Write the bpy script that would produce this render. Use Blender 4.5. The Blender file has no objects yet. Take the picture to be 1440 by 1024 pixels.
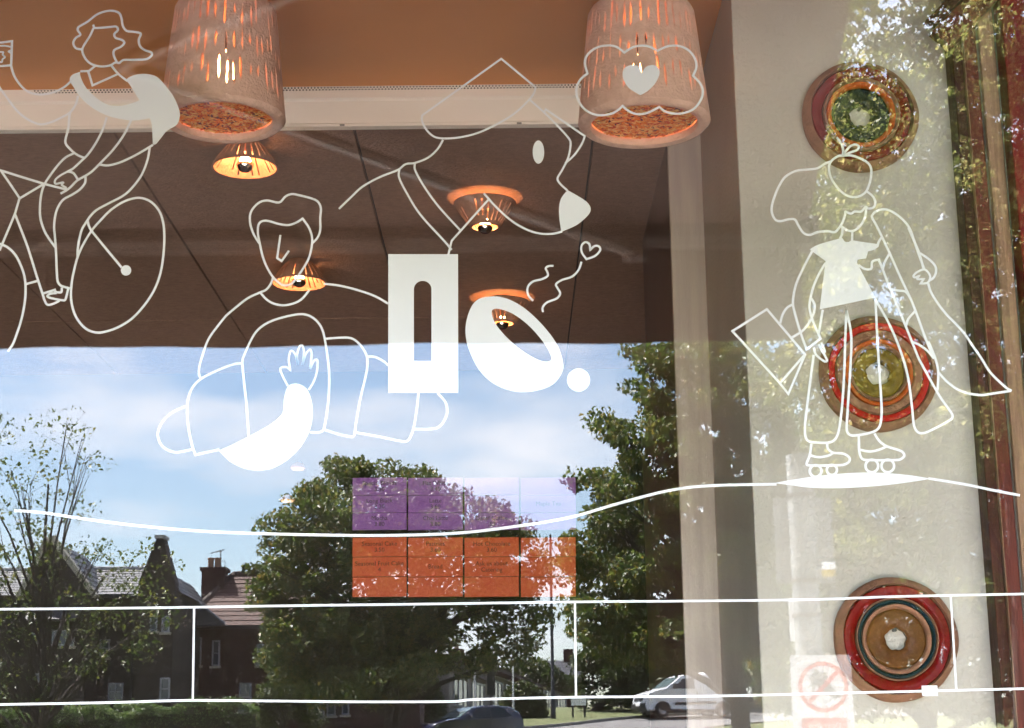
import bpy, math, random
import numpy as np
from mathutils import Vector, Matrix
from mathutils.geometry import tessellate_polygon

random.seed(7)
rng = np.random.default_rng(11)
sc = bpy.context.scene
R = math.radians

# ------------------------------------------------------------------ camera, sky, sun, exposure
F, W, H = 2350.0, 1440.0, 1024.0
CAM = Vector((0.0, -3.2, 1.6))
PITCH, ROLL = R(13.5), 0.011
fwd = Vector((0, math.cos(PITCH), math.sin(PITCH)))
up0 = Vector((0, -math.sin(PITCH), math.cos(PITCH)))
right = Vector((1, 0, 0)) * math.cos(ROLL) - up0 * math.sin(ROLL)
up = Vector((1, 0, 0)) * math.sin(ROLL) + up0 * math.cos(ROLL)
cd = bpy.data.cameras.new('camera')
cam = bpy.data.objects.new('camera', cd)
sc.collection.objects.link(cam)
cam.matrix_world = Matrix(((right.x, up.x, -fwd.x, CAM.x), (right.y, up.y, -fwd.y, CAM.y),
                           (right.z, up.z, -fwd.z, CAM.z), (0, 0, 0, 1)))
cd.sensor_width = 36.0
cd.lens = F / W * 36.0
cd.clip_start, cd.clip_end = 0.05, 4000
sc.camera = cam

SUN_EL, SUN_AZ = R(57), R(52)          # the sun stands over the street, behind the houses, to the left
to_sun = Vector((-math.sin(SUN_AZ) * math.cos(SUN_EL), -math.cos(SUN_AZ) * math.cos(SUN_EL), math.sin(SUN_EL)))
world = bpy.data.worlds.new('World')
sc.world = world
world.use_nodes = True
nt = world.node_tree
nt.nodes.clear()
def wn(t, **k):
    n = nt.nodes.new(t)
    for a, b in k.items():
        setattr(n, a, b)
    return n
sky = wn('ShaderNodeTexSky', sky_type='NISHITA', sun_disc=False, sun_elevation=SUN_EL,
         sun_rotation=math.atan2(to_sun.x, to_sun.y), air_density=1.0, dust_density=0.9, ozone_density=1.6)
tc = wn('ShaderNodeTexCoord')
mp = wn('ShaderNodeMapping')
mp.inputs['Scale'].default_value = (1.0, 1.0, 3.2)
mp.inputs['Location'].default_value = (3.1, 0.7, 1.9)
nz = wn('ShaderNodeTexNoise')
nz.inputs['Scale'].default_value = 5.2
nz.inputs['Detail'].default_value = 9
nz.inputs['Roughness'].default_value = 0.56
rp = wn('ShaderNodeValToRGB')
rp.color_ramp.elements[0].position = 0.44
rp.color_ramp.elements[0].color = (0, 0, 0, 1)
rp.color_ramp.elements[1].position = 0.66
rp.color_ramp.elements[1].color = (0.85, 0.85, 0.85, 1)
mx = wn('ShaderNodeMixRGB')
mx.inputs['Color2'].default_value = (7.5, 7.6, 8.1, 1)
bg = wn('ShaderNodeBackground')
bg.inputs['Strength'].default_value = 0.077
wo = wn('ShaderNodeOutputWorld')
L = nt.links.new
L(tc.outputs['Generated'], mp.inputs['Vector']); L(mp.outputs['Vector'], nz.inputs['Vector'])
L(nz.outputs['Fac'], rp.inputs['Fac']); L(rp.outputs['Color'], mx.inputs['Fac'])
L(sky.outputs['Color'], mx.inputs['Color1']); L(mx.outputs['Color'], bg.inputs['Color'])
L(bg.outputs['Background'], wo.inputs['Surface'])

sd = bpy.data.lights.new('sun', 'SUN')
sd.energy, sd.angle, sd.color = 5.0, R(0.5), (1.0, 0.965, 0.91)
sun = bpy.data.objects.new('sun', sd)
sun.rotation_euler = (-to_sun).to_track_quat('-Z', 'Y').to_euler()
sun.location = to_sun * 60
sc.collection.objects.link(sun)

sc.view_settings.view_transform = 'Standard'
sc.view_settings.look = 'None'
sc.view_settings.gamma = 1.0
sc.view_settings.use_curve_mapping = False
sc.view_settings.exposure = 4.15
sc.render.engine = 'CYCLES'
cy = sc.cycles
cy.use_denoising = True
cy.max_bounces, cy.diffuse_bounces, cy.glossy_bounces = 10, 4, 4
cy.transparent_max_bounces, cy.transmission_bounces = 14, 4
cy.sample_clamp_indirect = 6.0
cy.caustics_reflective = cy.caustics_refractive = False

# ------------------------------------------------------------------ helpers
def ray(u, v):
    return (fwd + right * ((u - W / 2) / F) + up * ((H / 2 - v) / F))
def at_y(u, v, y):
    d = ray(u, v)
    return CAM + d * ((y - CAM.y) / d.y)
def at_z(u, v, z):
    d = ray(u, v)
    return CAM + d * ((z - CAM.z) / d.z)
def street(u, v, Y):
    """real point, Y metres out from the glass, whose mirror image in the pane lies in direction (u, v)"""
    p = at_y(u, v, Y)
    return Vector((p.x, -p.y, p.z))

def tag(o, label=None, cat=None, group=None, kind=None):
    for k, val in (('label', label), ('category', cat), ('group', group), ('kind', kind)):
        if val:
            o[k] = val
    return o
def link(o, parent=None):
    sc.collection.objects.link(o)
    if parent is not None:
        o.parent = parent
    return o
def thing(name, label, cat, loc=(0, 0, 0), group=None, rz=0.0):
    o = bpy.data.objects.new(name, None)
    o.empty_display_size = 0.1
    link(o)
    o.location = loc
    o.rotation_euler = (0, 0, rz)
    return tag(o, label, cat, group)

class MB:
    """collects shapes in world (or thing) coordinates, builds one mesh object"""
    def __init__(s):
        s.v, s.f = [], []
    def add(s, vs, fs):
        b = len(s.v)
        s.v += [tuple(p) for p in vs]
        s.f += [tuple(i + b for i in f) for f in fs]
        return s
    def box(s, a, b):
        (x0, y0, z0), (x1, y1, z1) = a, b
        x0, x1 = min(x0, x1), max(x0, x1); y0, y1 = min(y0, y1), max(y0, y1); z0, z1 = min(z0, z1), max(z0, z1)
        return s.add([(x0, y0, z0), (x1, y0, z0), (x1, y1, z0), (x0, y1, z0), (x0, y0, z1), (x1, y0, z1), (x1, y1, z1), (x0, y1, z1)],
                     [(0, 3, 2, 1), (4, 5, 6, 7), (0, 1, 5, 4), (1, 2, 6, 5), (2, 3, 7, 6), (3, 0, 4, 7)])
    def hexa(s, p):      # 8 corners: bottom loop then top loop
        return s.add(p, [(0, 3, 2, 1), (4, 5, 6, 7), (0, 1, 5, 4), (1, 2, 6, 5), (2, 3, 7, 6), (3, 0, 4, 7)])
    def prism(s, poly, d):   # polygon (3-D points) pushed along d, both ends capped
        n = len(poly)
        P = [Vector(p) for p in poly]
        d = Vector(d)
        tri = tessellate_polygon([P])
        vs = P + [p + d for p in P]
        fs = [tuple(t) for t in tri] + [tuple(i + n for i in reversed(t)) for t in tri]
        fs += [(i, (i + 1) % n, (i + 1) % n + n, i + n) for i in range(n)]
        return s.add(vs, fs)
    def lathe(s, prof, n=32, axis='z', o=(0, 0, 0), closed=False):
        vs, fs = [], []
        m = len(prof)
        for i in range(n):
            a = 2 * math.pi * i / n
            for r, h in prof:
                x, y = r * math.cos(a), r * math.sin(a)
                p = (x, y, h) if axis == 'z' else ((x, h, y) if axis == 'y' else (h, x, y))
                vs.append((p[0] + o[0], p[1] + o[1], p[2] + o[2]))
        for i in range(n):
            j = (i + 1) % n
            for k in range(m if closed else m - 1):
                l = (k + 1) % m
                fs.append((i * m + k, j * m + k, j * m + l, i * m + l))
        return s.add(vs, fs)
    def tube(s, pts, rad, n=8, cap=True):
        P = [Vector(p) for p in pts]
        if not hasattr(rad, '__len__'):
            rad = [rad] * len(P)
        vs, fs = [], []
        prev = None
        for i, p in enumerate(P):
            t = (P[min(i + 1, len(P) - 1)] - P[max(i - 1, 0)]).normalized()
            if prev is None:
                a = t.orthogonal().normalized()
            else:
                a = (prev - t * prev.dot(t)).normalized()
            prev = a
            b = t.cross(a)
            for k in range(n):
                q = 2 * math.pi * k / n
                vs.append(p + (a * math.cos(q) + b * math.sin(q)) * rad[i])
        for i in range(len(P) - 1):
            for k in range(n):
                l = (k + 1) % n
                fs.append((i * n + k, i * n + l, (i + 1) * n + l, (i + 1) * n + k))
        if cap:
            fs.append(tuple(range(n - 1, -1, -1)))
            fs.append(tuple(range((len(P) - 1) * n, len(P) * n)))
        return s.add(vs, fs)
    def ball(s, c, r, nu=16, nv=10, sz=1.0, t0=0.0, t1=math.pi):
        prof = [(max(1e-5, r * math.sin(t0 + (t1 - t0) * k / nv)), r * sz * math.cos(t0 + (t1 - t0) * k / nv)) for k in range(nv + 1)]
        return s.lathe(prof, nu, 'z', c)
    def build(s, name, mat, parent=None, smooth=False, bevel=0.0):
        me = bpy.data.meshes.new(name)
        me.from_pydata(s.v, [], s.f)
        me.update()
        me.materials.append(mat)
        if smooth:
            me.polygons.foreach_set('use_smooth', [True] * len(me.polygons))
        o = bpy.data.objects.new(name, me)
        link(o, parent)
        if bevel:
            b = o.modifiers.new('bevel', 'BEVEL')
            b.width, b.segments, b.limit_method = bevel, 2, 'ANGLE'
        if smooth:
            try:
                me.set_sharp_from_angle(angle=R(40))
            except Exception:
                pass
        return o

def new_mat(name):
    m = bpy.data.materials.new(name)
    m.use_nodes = True
    return m, m.node_tree, m.node_tree.nodes['Principled BSDF']
def mat(name, c1, c2=None, rough=0.6, scale=8.0, bump=0.0, bscale=None, metal=0.0, detail=5, coat=0.0, spec=0.5,
        lo=0.35, hi=0.65, stretch=(1, 1, 1), coord='Object'):
    m, t, b = new_mat(name)
    b.inputs['Roughness'].default_value = rough
    b.inputs['Metallic'].default_value = metal
    b.inputs['Specular IOR Level'].default_value = spec
    if coat:
        b.inputs['Coat Weight'].default_value = coat
        b.inputs['Coat Roughness'].default_value = 0.06
    c2 = c2 or tuple(x * 0.8 for x in c1)
    tcn = t.nodes.new('ShaderNodeTexCoord')
    mpn = t.nodes.new('ShaderNodeMapping')
    mpn.inputs['Scale'].default_value = stretch
    t.links.new(tcn.outputs[coord], mpn.inputs['Vector'])
    n = t.nodes.new('ShaderNodeTexNoise')
    n.inputs['Scale'].default_value = scale
    n.inputs['Detail'].default_value = detail
    t.links.new(mpn.outputs['Vector'], n.inputs['Vector'])
    r = t.nodes.new('ShaderNodeValToRGB')
    r.color_ramp.elements[0].position, r.color_ramp.elements[1].position = lo, hi
    r.color_ramp.elements[0].color, r.color_ramp.elements[1].color = (*c1, 1), (*c2, 1)
    t.links.new(n.outputs['Fac'], r.inputs['Fac'])
    t.links.new(r.outputs['Color'], b.inputs['Base Color'])
    if bump:
        n2 = t.nodes.new('ShaderNodeTexNoise')
        n2.inputs['Scale'].default_value = bscale or scale * 4
        n2.inputs['Detail'].default_value = 6
        t.links.new(mpn.outputs['Vector'], n2.inputs['Vector'])
        bp = t.nodes.new('ShaderNodeBump')
        bp.inputs['Strength'].default_value = bump
        bp.inputs['Distance'].default_value = 0.01
        t.links.new(n2.outputs['Fac'], bp.inputs['Height'])
        t.links.new(bp.outputs['Normal'], b.inputs['Normal'])
    return m
def emit(name, col, strength, base=1.0):
    m, t, b = new_mat(name)
    b.inputs['Base Color'].default_value = (*[min(1, c * base) for c in col], 1)
    b.inputs['Emission Color'].default_value = (*col, 1)
    b.inputs['Emission Strength'].default_value = strength
    return m
def leaf_mat(name, cols, trans=0.35, rough=0.45):
    m, t, b = new_mat(name)
    g = t.nodes.new('ShaderNodeNewGeometry')
    r = t.nodes.new('ShaderNodeValToRGB')
    e = r.color_ramp.elements
    e[0].color, e[1].color = (*cols[0], 1), (*cols[-1], 1)
    for i, c in enumerate(cols[1:-1]):
        q = e.new((i + 1) / (len(cols) - 1))
        q.color = (*c, 1)
    t.links.new(g.outputs['Random Per Island'], r.inputs['Fac'])
    t.links.new(r.outputs['Color'], b.inputs['Base Color'])
    b.inputs['Roughness'].default_value = rough
    b.inputs['Specular IOR Level'].default_value = 0.35
    tr = t.nodes.new('ShaderNodeBsdfTranslucent')
    hs = t.nodes.new('ShaderNodeHueSaturation')
    hs.inputs['Value'].default_value = 1.5
    hs.inputs['Hue'].default_value = 0.485
    t.links.new(r.outputs['Color'], hs.inputs['Color'])
    t.links.new(hs.outputs['Color'], tr.inputs['Color'])
    ms = t.nodes.new('ShaderNodeMixShader')
    ms.inputs['Fac'].default_value = trans
    out = t.nodes['Material Output']
    t.links.new(b.outputs[0], ms.inputs[1]); t.links.new(tr.outputs[0], ms.inputs[2])
    t.links.new(ms.outputs[0], out.inputs['Surface'])
    return m

M = {}
M['cream'] = mat('cream plaster', (0.49, 0.45, 0.385), (0.435, 0.395, 0.34), 0.85, 3.0, 0.35, 90)
M['render'] = mat('shop render', (0.50, 0.45, 0.38), (0.42, 0.38, 0.32), 0.9, 2.0, 0.3, 60)
M['board_pale'] = mat('pale painted board', (0.50, 0.42, 0.36), (0.42, 0.35, 0.30), 0.6, 5.0, 0.15, 40, stretch=(8, 8, .6))
M['brown_wall'] = mat('brown painted wall', (0.075, 0.038, 0.025), (0.06, 0.030, 0.02), 0.8, 3.0)
M['dark_wall'] = mat('dark back wall', (0.014, 0.009, 0.008), (0.010, 0.007, 0.006), 0.9, 2.0)
M['floor'] = mat('interior floor', (0.34, 0.29, 0.24), (0.28, 0.24, 0.20), 0.6, 3.0)
M['ceil_up'] = mat('glow tinted ceiling paint', (0.78, 0.31, 0.085), (0.72, 0.28, 0.075), 0.8, 1.6)  # orange deepened: the pendants' warm glow is put into the paint colour
M['ceil_board'] = mat('grey brown wood wool board', (0.235, 0.125, 0.076), (0.15, 0.076, 0.046), 0.95, 60, 0.5, 120, stretch=(.8, 1.7, 1), lo=.25, hi=.75)
M['beam'] = mat('cream painted beam', (0.90, 0.82, 0.72), (0.86, 0.77, 0.67), 0.55, 2.0, 0.06, 30)
M['hole'] = mat('dark hole', (0.02, 0.017, 0.014), rough=0.9)
M['gap'] = mat('dark gap', (0.012, 0.01, 0.008), rough=1.0)
M['clay'] = mat('speckled pink clay', (0.92, 0.58, 0.43), (0.80, 0.48, 0.345), 0.85, 60, 0.5, 160, lo=.3, hi=.75)
M['clay_dark'] = mat('brown fired clay', (0.36, 0.17, 0.10), (0.26, 0.12, 0.07), 0.8, 30, 0.4, 120)
M['bulb'] = emit('warm bulb glass', (1.0, 0.48, 0.16), 2.4)
M['bulb_small'] = emit('warm small bulb', (1.0, 0.5, 0.2), 24.0)
M['mirror_cap'] = mat('mirrored bulb cap', (0.75, 0.66, 0.55), (0.70, 0.6, 0.5), 0.12, 3, metal=1.0)
M['socket'] = mat('black lamp holder', (0.02, 0.018, 0.016), rough=0.4)
M['cable'] = mat('black cable', (0.02, 0.02, 0.02), rough=0.5)
M['vinyl'] = mat('white window vinyl', (0.90, 0.90, 0.93), (0.87, 0.87, 0.90), 0.6, 1.5)
M['terracotta'] = mat('terracotta', (0.32, 0.145, 0.08), (0.22, 0.095, 0.052), 0.85, 25, 0.4, 120)
M['gl_red'] = mat('red glaze', (0.46, 0.006, 0.008), (0.34, 0.004, 0.006), 0.25, 10, 0.10, 16, spec=0.10)
M['gl_darkred'] = mat('dark red glaze', (0.19, 0.004, 0.005), (0.12, 0.003, 0.003), 0.25, 10, 0.10, 16, spec=0.10)
M['gl_orange'] = mat('orange glaze', (0.5, 0.09, 0.012), (0.38, 0.06, 0.01), 0.25, 10, 0.10, 16, spec=0.10)
M['gl_green'] = mat('bottle green glaze', (0.006, 0.012, 0.006), (0.003, 0.006, 0.003), 0.25, 10, 0.10, 16, spec=0.10)
M['gl_olive'] = mat('olive glaze', (0.2, 0.13, 0.015), (0.14, 0.085, 0.01), 0.25, 10, 0.10, 16, spec=0.10)
M['gl_teal'] = mat('teal glaze', (0.006, 0.02, 0.025), (0.004, 0.013, 0.017), 0.25, 10, 0.10, 16, spec=0.10)
M['gl_brown'] = mat('brown glaze', (0.15, 0.062, 0.016), (0.09, 0.034, 0.010), 0.25, 10, 0.10, 16, spec=0.10)
M['wood_red'] = mat('red brown stained wood', (0.13, 0.028, 0.018), (0.075, 0.016, 0.011), 0.5, 9, 0.2, 40, stretch=(6, 6, .4), spec=0.1)
M['wood_dark'] = mat('dark stained wood', (0.07, 0.020, 0.013), (0.04, 0.012, 0.008), 0.5, 9, 0.2, 40, stretch=(6, 6, .4), spec=0.1)
M['wood_tan'] = mat('worn tan wood', (0.34, 0.20, 0.12), (0.22, 0.125, 0.075), 0.6, 12, 0.3, 50, stretch=(9, 9, .35), spec=0.15)
M['wood_grey'] = mat('grey sealant strip', (0.22, 0.20, 0.16), (0.13, 0.12, 0.10), 0.7, 12, stretch=(9, 9, .5))
M['red_paint'] = mat('deep red gloss paint', (0.20, 0.008, 0.010), (0.13, 0.006, 0.007), 0.5, 6, 0.1, 30, stretch=(3, 3, .5), spec=0.1)
M['awning'] = mat('dark brown awning cloth', (0.075, 0.045, 0.035), (0.06, 0.036, 0.028), 0.9, 12, 0.2, 300)
M['alu'] = mat('bronze coated aluminium', (0.085, 0.065, 0.055), (0.07, 0.055, 0.046), 0.4, 5)
M['brick'] = mat('dark red brick', (0.050, 0.017, 0.012), (0.034, 0.012, 0.010), 0.9, 3.0, 0.3, 40)
M['stone'] = mat('brown rubble stone', (0.042, 0.030, 0.025), (0.027, 0.020, 0.018), 0.9, 1.6, 0.4, 12)
M['stone_pale'] = mat('pale ashlar stone', (0.40, 0.36, 0.31), (0.30, 0.27, 0.23), 0.85, 3.0, 0.3, 20)
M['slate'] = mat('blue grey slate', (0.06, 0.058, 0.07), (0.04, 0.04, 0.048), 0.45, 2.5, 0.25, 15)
M['slate_lit'] = mat('sunlit slate', (0.20, 0.195, 0.20), (0.14, 0.135, 0.14), 0.45, 2.5, 0.25, 15)  # paler copy of the slate, the sun's glint put into its colour
M['tile_red'] = mat('red clay roof tile', (0.085, 0.035, 0.026), (0.055, 0.024, 0.02), 0.8, 3.5, 0.3, 20)
M['tile_brown'] = mat('brown roof tile', (0.065, 0.04, 0.034), (0.045, 0.028, 0.024), 0.8, 3.5, 0.3, 20)
M['lead'] = mat('lead flashing', (0.30, 0.30, 0.31), (0.24, 0.24, 0.25), 0.5, 5)
M['pot'] = mat('clay chimney pot', (0.30, 0.18, 0.12), (0.22, 0.13, 0.09), 0.85, 8)
M['upvc'] = mat('white window frame paint', (0.24, 0.25, 0.30), (0.21, 0.22, 0.26), 0.4, 4)
M['pane'] = mat('dark window glass', (0.03, 0.045, 0.08), (0.02, 0.03, 0.055), 0.05, 2, spec=0.8)
M['door'] = mat('dark painted door', (0.05, 0.03, 0.03), rough=0.4)
M['render_white'] = mat('grey white house render', (0.22, 0.20, 0.20), (0.18, 0.165, 0.165), 0.9, 3)
M['grass'] = mat('mown grass', (0.085, 0.11, 0.03), (0.12, 0.125, 0.045), 0.9, 1.3, 0.6, 30, coord='Object')
M['asphalt'] = mat('worn asphalt', (0.16, 0.152, 0.152), (0.13, 0.125, 0.125), 0.85, 2.0, 0.3, 60)
M['paving'] = mat('pale concrete paving', (0.60, 0.585, 0.57), (0.53, 0.515, 0.50), 0.9, 2.0, 0.2, 40)
M['kerb'] = mat('granite kerb', (0.22, 0.21, 0.20), (0.17, 0.165, 0.16), 0.85, 10)
M['bark'] = mat('grey brown bark', (0.075, 0.055, 0.04), (0.04, 0.03, 0.022), 0.95, 14, 0.6, 40, stretch=(2, 2, .5))
M['bark_dark'] = mat('dark bark', (0.045, 0.034, 0.028), (0.025, 0.019, 0.016), 0.95, 14, 0.6, 40, stretch=(2, 2, .5))
M['iron'] = mat('black painted steel', (0.02, 0.02, 0.022), rough=0.45)
M['galv'] = mat('galvanised grey steel', (0.22, 0.225, 0.23), (0.18, 0.185, 0.19), 0.6, 12, metal=0.1)
M['white_paint'] = mat('white enamel', (0.86, 0.86, 0.87), (0.82, 0.82, 0.83), 0.35, 4)
M['sign_white'] = mat('off white sign plate', (0.58, 0.58, 0.61), (0.54, 0.54, 0.57), 0.5, 4)
M['sign_red'] = mat('sign red', (0.50, 0.02, 0.025), rough=0.35)
M['sign_grey'] = mat('sign print grey', (0.10, 0.10, 0.11), rough=0.4)
M['yellow'] = mat('yellow sticker', (0.55, 0.40, 0.05), rough=0.5)
M['van_white'] = mat('white car paint', (0.74, 0.75, 0.78), (0.70, 0.71, 0.74), 0.3, 1.0, coat=0.6)
M['car_blue'] = mat('dark blue metallic paint', (0.012, 0.018, 0.06), (0.010, 0.014, 0.05), 0.25, 1.0, coat=0.8, metal=0.2)
M['black_plastic'] = mat('black plastic trim', (0.02, 0.02, 0.021), rough=0.55)
M['tyre'] = mat('black tyre rubber', (0.018, 0.018, 0.018), rough=0.85)
M['rim'] = mat('dull steel wheel', (0.25, 0.25, 0.26), rough=0.4, metal=0.7)
M['car_glass'] = mat('car window glass', (0.025, 0.03, 0.035), rough=0.06, spec=0.5)
M['screen_glass'] = mat('windscreen glass', (0.10, 0.14, 0.15), (0.08, 0.11, 0.12), 0.08, 1, spec=0.25)
M['lamp_glass'] = mat('headlamp glass', (0.5, 0.52, 0.55), rough=0.08)
M['lf_maple'] = leaf_mat('maple leaves', [(0.03, 0.052, 0.014), (0.05, 0.085, 0.020), (0.075, 0.115, 0.026), (0.11, 0.135, 0.03), (0.19, 0.15, 0.03)])
M['lf_dark'] = leaf_mat('dark broad leaves', [(0.016, 0.028, 0.010), (0.03, 0.05, 0.014), (0.048, 0.07, 0.018), (0.07, 0.085, 0.02)])
M['lf_birch'] = leaf_mat('birch leaves', [(0.03, 0.05, 0.014), (0.06, 0.095, 0.024), (0.09, 0.125, 0.028), (0.14, 0.14, 0.03)])
M['lf_hedge'] = leaf_mat('hedge leaves', [(0.03, 0.06, 0.02), (0.06, 0.11, 0.03), (0.10, 0.16, 0.045), (0.15, 0.20, 0.07)])
M['lf_pale'] = leaf_mat('leaves with sunlit flecks', [(0.045, 0.06, 0.018), (0.075, 0.095, 0.026), (0.13, 0.155, 0.042), (0.34, 0.32, 0.12)], trans=0.5)  # last ramp colour paints a few leaves as sunlit, the darker ones as shaded

def glass_mat():
    m, t, b = new_mat('coated shop window glass')
    t.nodes.remove(b)
    fr = t.nodes.new('ShaderNodeFresnel')
    fr.inputs['IOR'].default_value = 1.66
    tr = t.nodes.new('ShaderNodeBsdfTransparent')
    tr.inputs['Color'].default_value = (0.99, 0.99, 0.99, 1)
    gl = t.nodes.new('ShaderNodeBsdfGlossy')
    gl.inputs['Roughness'].default_value = 0.0
    ms = t.nodes.new('ShaderNodeMixShader')
    t.links.new(fr.outputs[0], ms.inputs['Fac'])
    t.links.new(tr.outputs[0], ms.inputs[1]); t.links.new(gl.outputs[0], ms.inputs[2])
    t.links.new(ms.outputs[0], t.nodes['Material Output'].inputs['Surface'])
    return m
M['glass'] = glass_mat()

# ------------------------------------------------------------------ ground, roads
def hgt(x, Y):
    """height of the ground Y metres out from the shop: flat street, then a rising green"""
    if Y < 30: return 0.0
    if Y < 36: return (Y - 30) ** 2 * 0.0067
    if Y < 84: return 0.24 + (Y - 36) * 0.0845
    if Y < 90: return 4.296 + (Y - 84) * 0.06
    return 4.656 + (Y - 90) * 0.024
g = MB()
xs = [-400, -150, -80, -50, -35, -25, -18, -12, -8, -5, -2, 0, 2, 5, 8, 12, 18, 25, 35, 50, 80, 150, 400]
ys = [-60, -20, 0.0, 5.2, 13, 20, 28] + [30 + k for k in range(0, 62, 1)] + [95, 105, 120, 150, 200, 300, 500, 900]
gv = [(x, -Y, hgt(x, max(Y, 0)) - 0.02) for Y in ys for x in xs]
nx = len(xs)
gf = [(j * nx + i, (j + 1) * nx + i, (j + 1) * nx + i + 1, j * nx + i + 1) for j in range(len(ys) - 1) for i in range(nx - 1)]
g.add(gv, gf)
tag(g.build('grass_ground', M['grass']), kind='structure')

def ribbon(name, pts, wid, m, z=0.03):
    """a strip laid over the ground; pts are (x, Y)"""
    P = []
    for (a, b) in zip(pts[:-1], pts[1:]):
        n = max(2, int(math.hypot(b[0] - a[0], b[1] - a[1]) / 0.8))
        P += [(a[0] + (b[0] - a[0]) * k / n, a[1] + (b[1] - a[1]) * k / n) for k in range(n)]
    P.append(pts[-1])
    vs, fs = [], []
    for i, p in enumerate(P):
        q0, q1 = P[max(i - 1, 0)], P[min(i + 1, len(P) - 1)]
        dx, dy = q1[0] - q0[0], q1[1] - q0[1]
        l = math.hypot(dx, dy)
        nxv, nyv = -dy / l, dx / l
        for sgn in (-1, 1):
            x, Y = p[0] + nxv * wid / 2 * sgn, p[1] + nyv * wid / 2 * sgn
            vs.append((x, -Y, hgt(x, Y) + z))
    for i in range(len(P) - 1):
        fs.append((2 * i, 2 * i + 1, 2 * i + 3, 2 * i + 2))
    mb = MB(); mb.add(vs, fs)
    return tag(mb.build(name, m), kind='structure')
tag(MB().box((-60, -5.0, -0.3), (60, 0.0, 0.0)).build('pavement', M['paving']), kind='structure')
kb = MB()
kb.box((-60, -5.15, -0.3), (60, -5.0, -0.002))
tag(kb.build('kerb', M['kerb']), kind='structure')
tag(MB().add([(-90, -12.5, -0.012), (90, -12.5, -0.012), (90, -5.15, -0.012), (-90, -5.15, -0.012)], [(0, 1, 2, 3)]).build('road', M['asphalt']), kind='structure')

def skid(u, v, zoff=0.0):
    """(x, Y) where the mirrored line of sight through (u, v) meets the rising ground"""
    d = ray(u, v)
    for k in range(300, 4000):
        Y = k * 0.05
        p = CAM + d * ((Y - CAM.y) / d.y)
        if p.z <= hgt(p.x, Y) + zoff and Y > 20:
            return (p.x, Y)
    return (p.x, Y)

# ------------------------------------------------------------------ the shop: walls, ceilings, pier
shop = thing('shop_building', 'cafe shopfront with cream pier, glow-tinted and brown ceilings behind its window', 'shop', (0, 0, 0))
CU, CL, YF, YB = 3.41, 3.29, 1.06, 3.95         # upper ceiling, lower ceiling, step, back wall
XL, XR = -4.2, 2.3
mb = MB()
mb.box((XL - .3, -.02, 0), (-3.25, .14, 5.0))
mb.box((1.95, -.02, 0), (XR + .6, .14, 5.0))
mb.box((-3.25, -.02, 3.48), (1.95, .14, 5.0))
mb.box((-3.25, -.02, 0), (1.95, .14, .45))
mb.build('front_wall', M['render'], shop)
MB().box((XL - .3, .14, 0), (XL, YB + .3, 5.0)).build('side_wall', M['brown_wall'], shop)
MB().box((XR, .14, 0), (XR + .6, YB + .3, 5.0)).build('side_wall', M['brown_wall'], shop)
MB().box((XL, YB, 0), (XR, YB + .3, 4.99)).build('back_wall', M['dark_wall'], shop)
MB().box((XL - .3, .14, 4.0), (XR + .6, YB + .3, 4.2)).build('flat_roof', M['dark_wall'], shop)
MB().box((XL, .14, -.1), (XR, YB, .01)).build('floor', M['floor'], shop)
MB().box((XL, .14, CU), (XR, YF + .019, CU + .1)).build('upper_ceiling', M['ceil_up'], shop)
lc = MB().box((XL, YF + .021, CL + .02), (XR, YB, CL + .12)).build('lower_ceiling', M['gap'], shop)
seams = [-1.0787 - .6555 * k for k in (4, 3, 2, 1)] + [-1.0787, -.4232, .2323, .888, 1.543, 2.2]
pm = {}
for a, b in zip(seams[:-1], seams[1:]):
    for y0, y1 in ((YF + .022, 3.045), (3.051, YB - .002)):
        key = (round(b - a, 3), y0)
        MB().box((a + .004, y0, CL), (b - .004, y1, CL + .019)).build('ceiling_board', M['ceil_board'], lc)
# beam at the step between the two ceilings, with a perforated strip along its top
bm_ = MB()
prof = [(YF - .006, CL - .001), (YF - .006, CL + .007), (YF + .004, CL + .012), (YF + .004, CL + .076), (YF - .004, CL + .082),
        (YF - .004, CL + .104), (YF + .002, CL + .106), (YF + .002, CU - .001), (YF + .02, CU - .001), (YF + .02, CL - .001)]
bm_.prism([(XL, y, z) for y, z in prof], (XR - XL - .002, 0, 0))
beam = bm_.build('ceiling_beam', M['beam'], shop)
ho = MB()
x = -1.3
while x < .55:
    for r_ in (0, 1):
        cx, cz = x + r_ * .0045, CL + .109 + r_ * .006
        n = 6
        vs = [(cx + .0026 * math.cos(2 * math.pi * k / n), YF + .0012, cz + .0022 * math.sin(2 * math.pi * k / n)) for k in range(n)]
        ho.add(vs + [(p[0], p[1] + .003, p[2]) for p in vs], [tuple(range(n))] + [(k, k + n, (k + 1) % n + n, (k + 1) % n) for k in range(n)])
    x += .009
tag(ho.build('perforation_holes', M['hole'], beam), kind='stuff')
for xc in (-.46, .02):
    MB().box((xc, YF - .0075, CL), (xc + .013, YF - .006, CL + .005)).build('beam_clip', M['wood_grey'], beam)
# the cream pier and the stepped return beside it
XP = .5205
MB().box((XP, .4, .01), (1.078, 1.055, CU - .002)).build('pier', M['cream'], shop, bevel=.004)
MB().box((.433, YF + .046, .012), (XP + .05, YF + .075, CL - .002)).build('jamb_board', M['board_pale'], shop)
MB().box((.438, YF + .08, .012), (.56, 2.1, CL - .004)).build('return_wall', M['brown_wall'], shop)
MB().box((XP + .002, YF - .001, .012), (XP + .05, YF + .044, CL - .014)).build('return_strip', M['board_pale'], shop)
MB().box((.56, 2.1, .012), (.70, 3.94, CL - .004)).build('partition', M['brown_wall'], shop)
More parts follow.
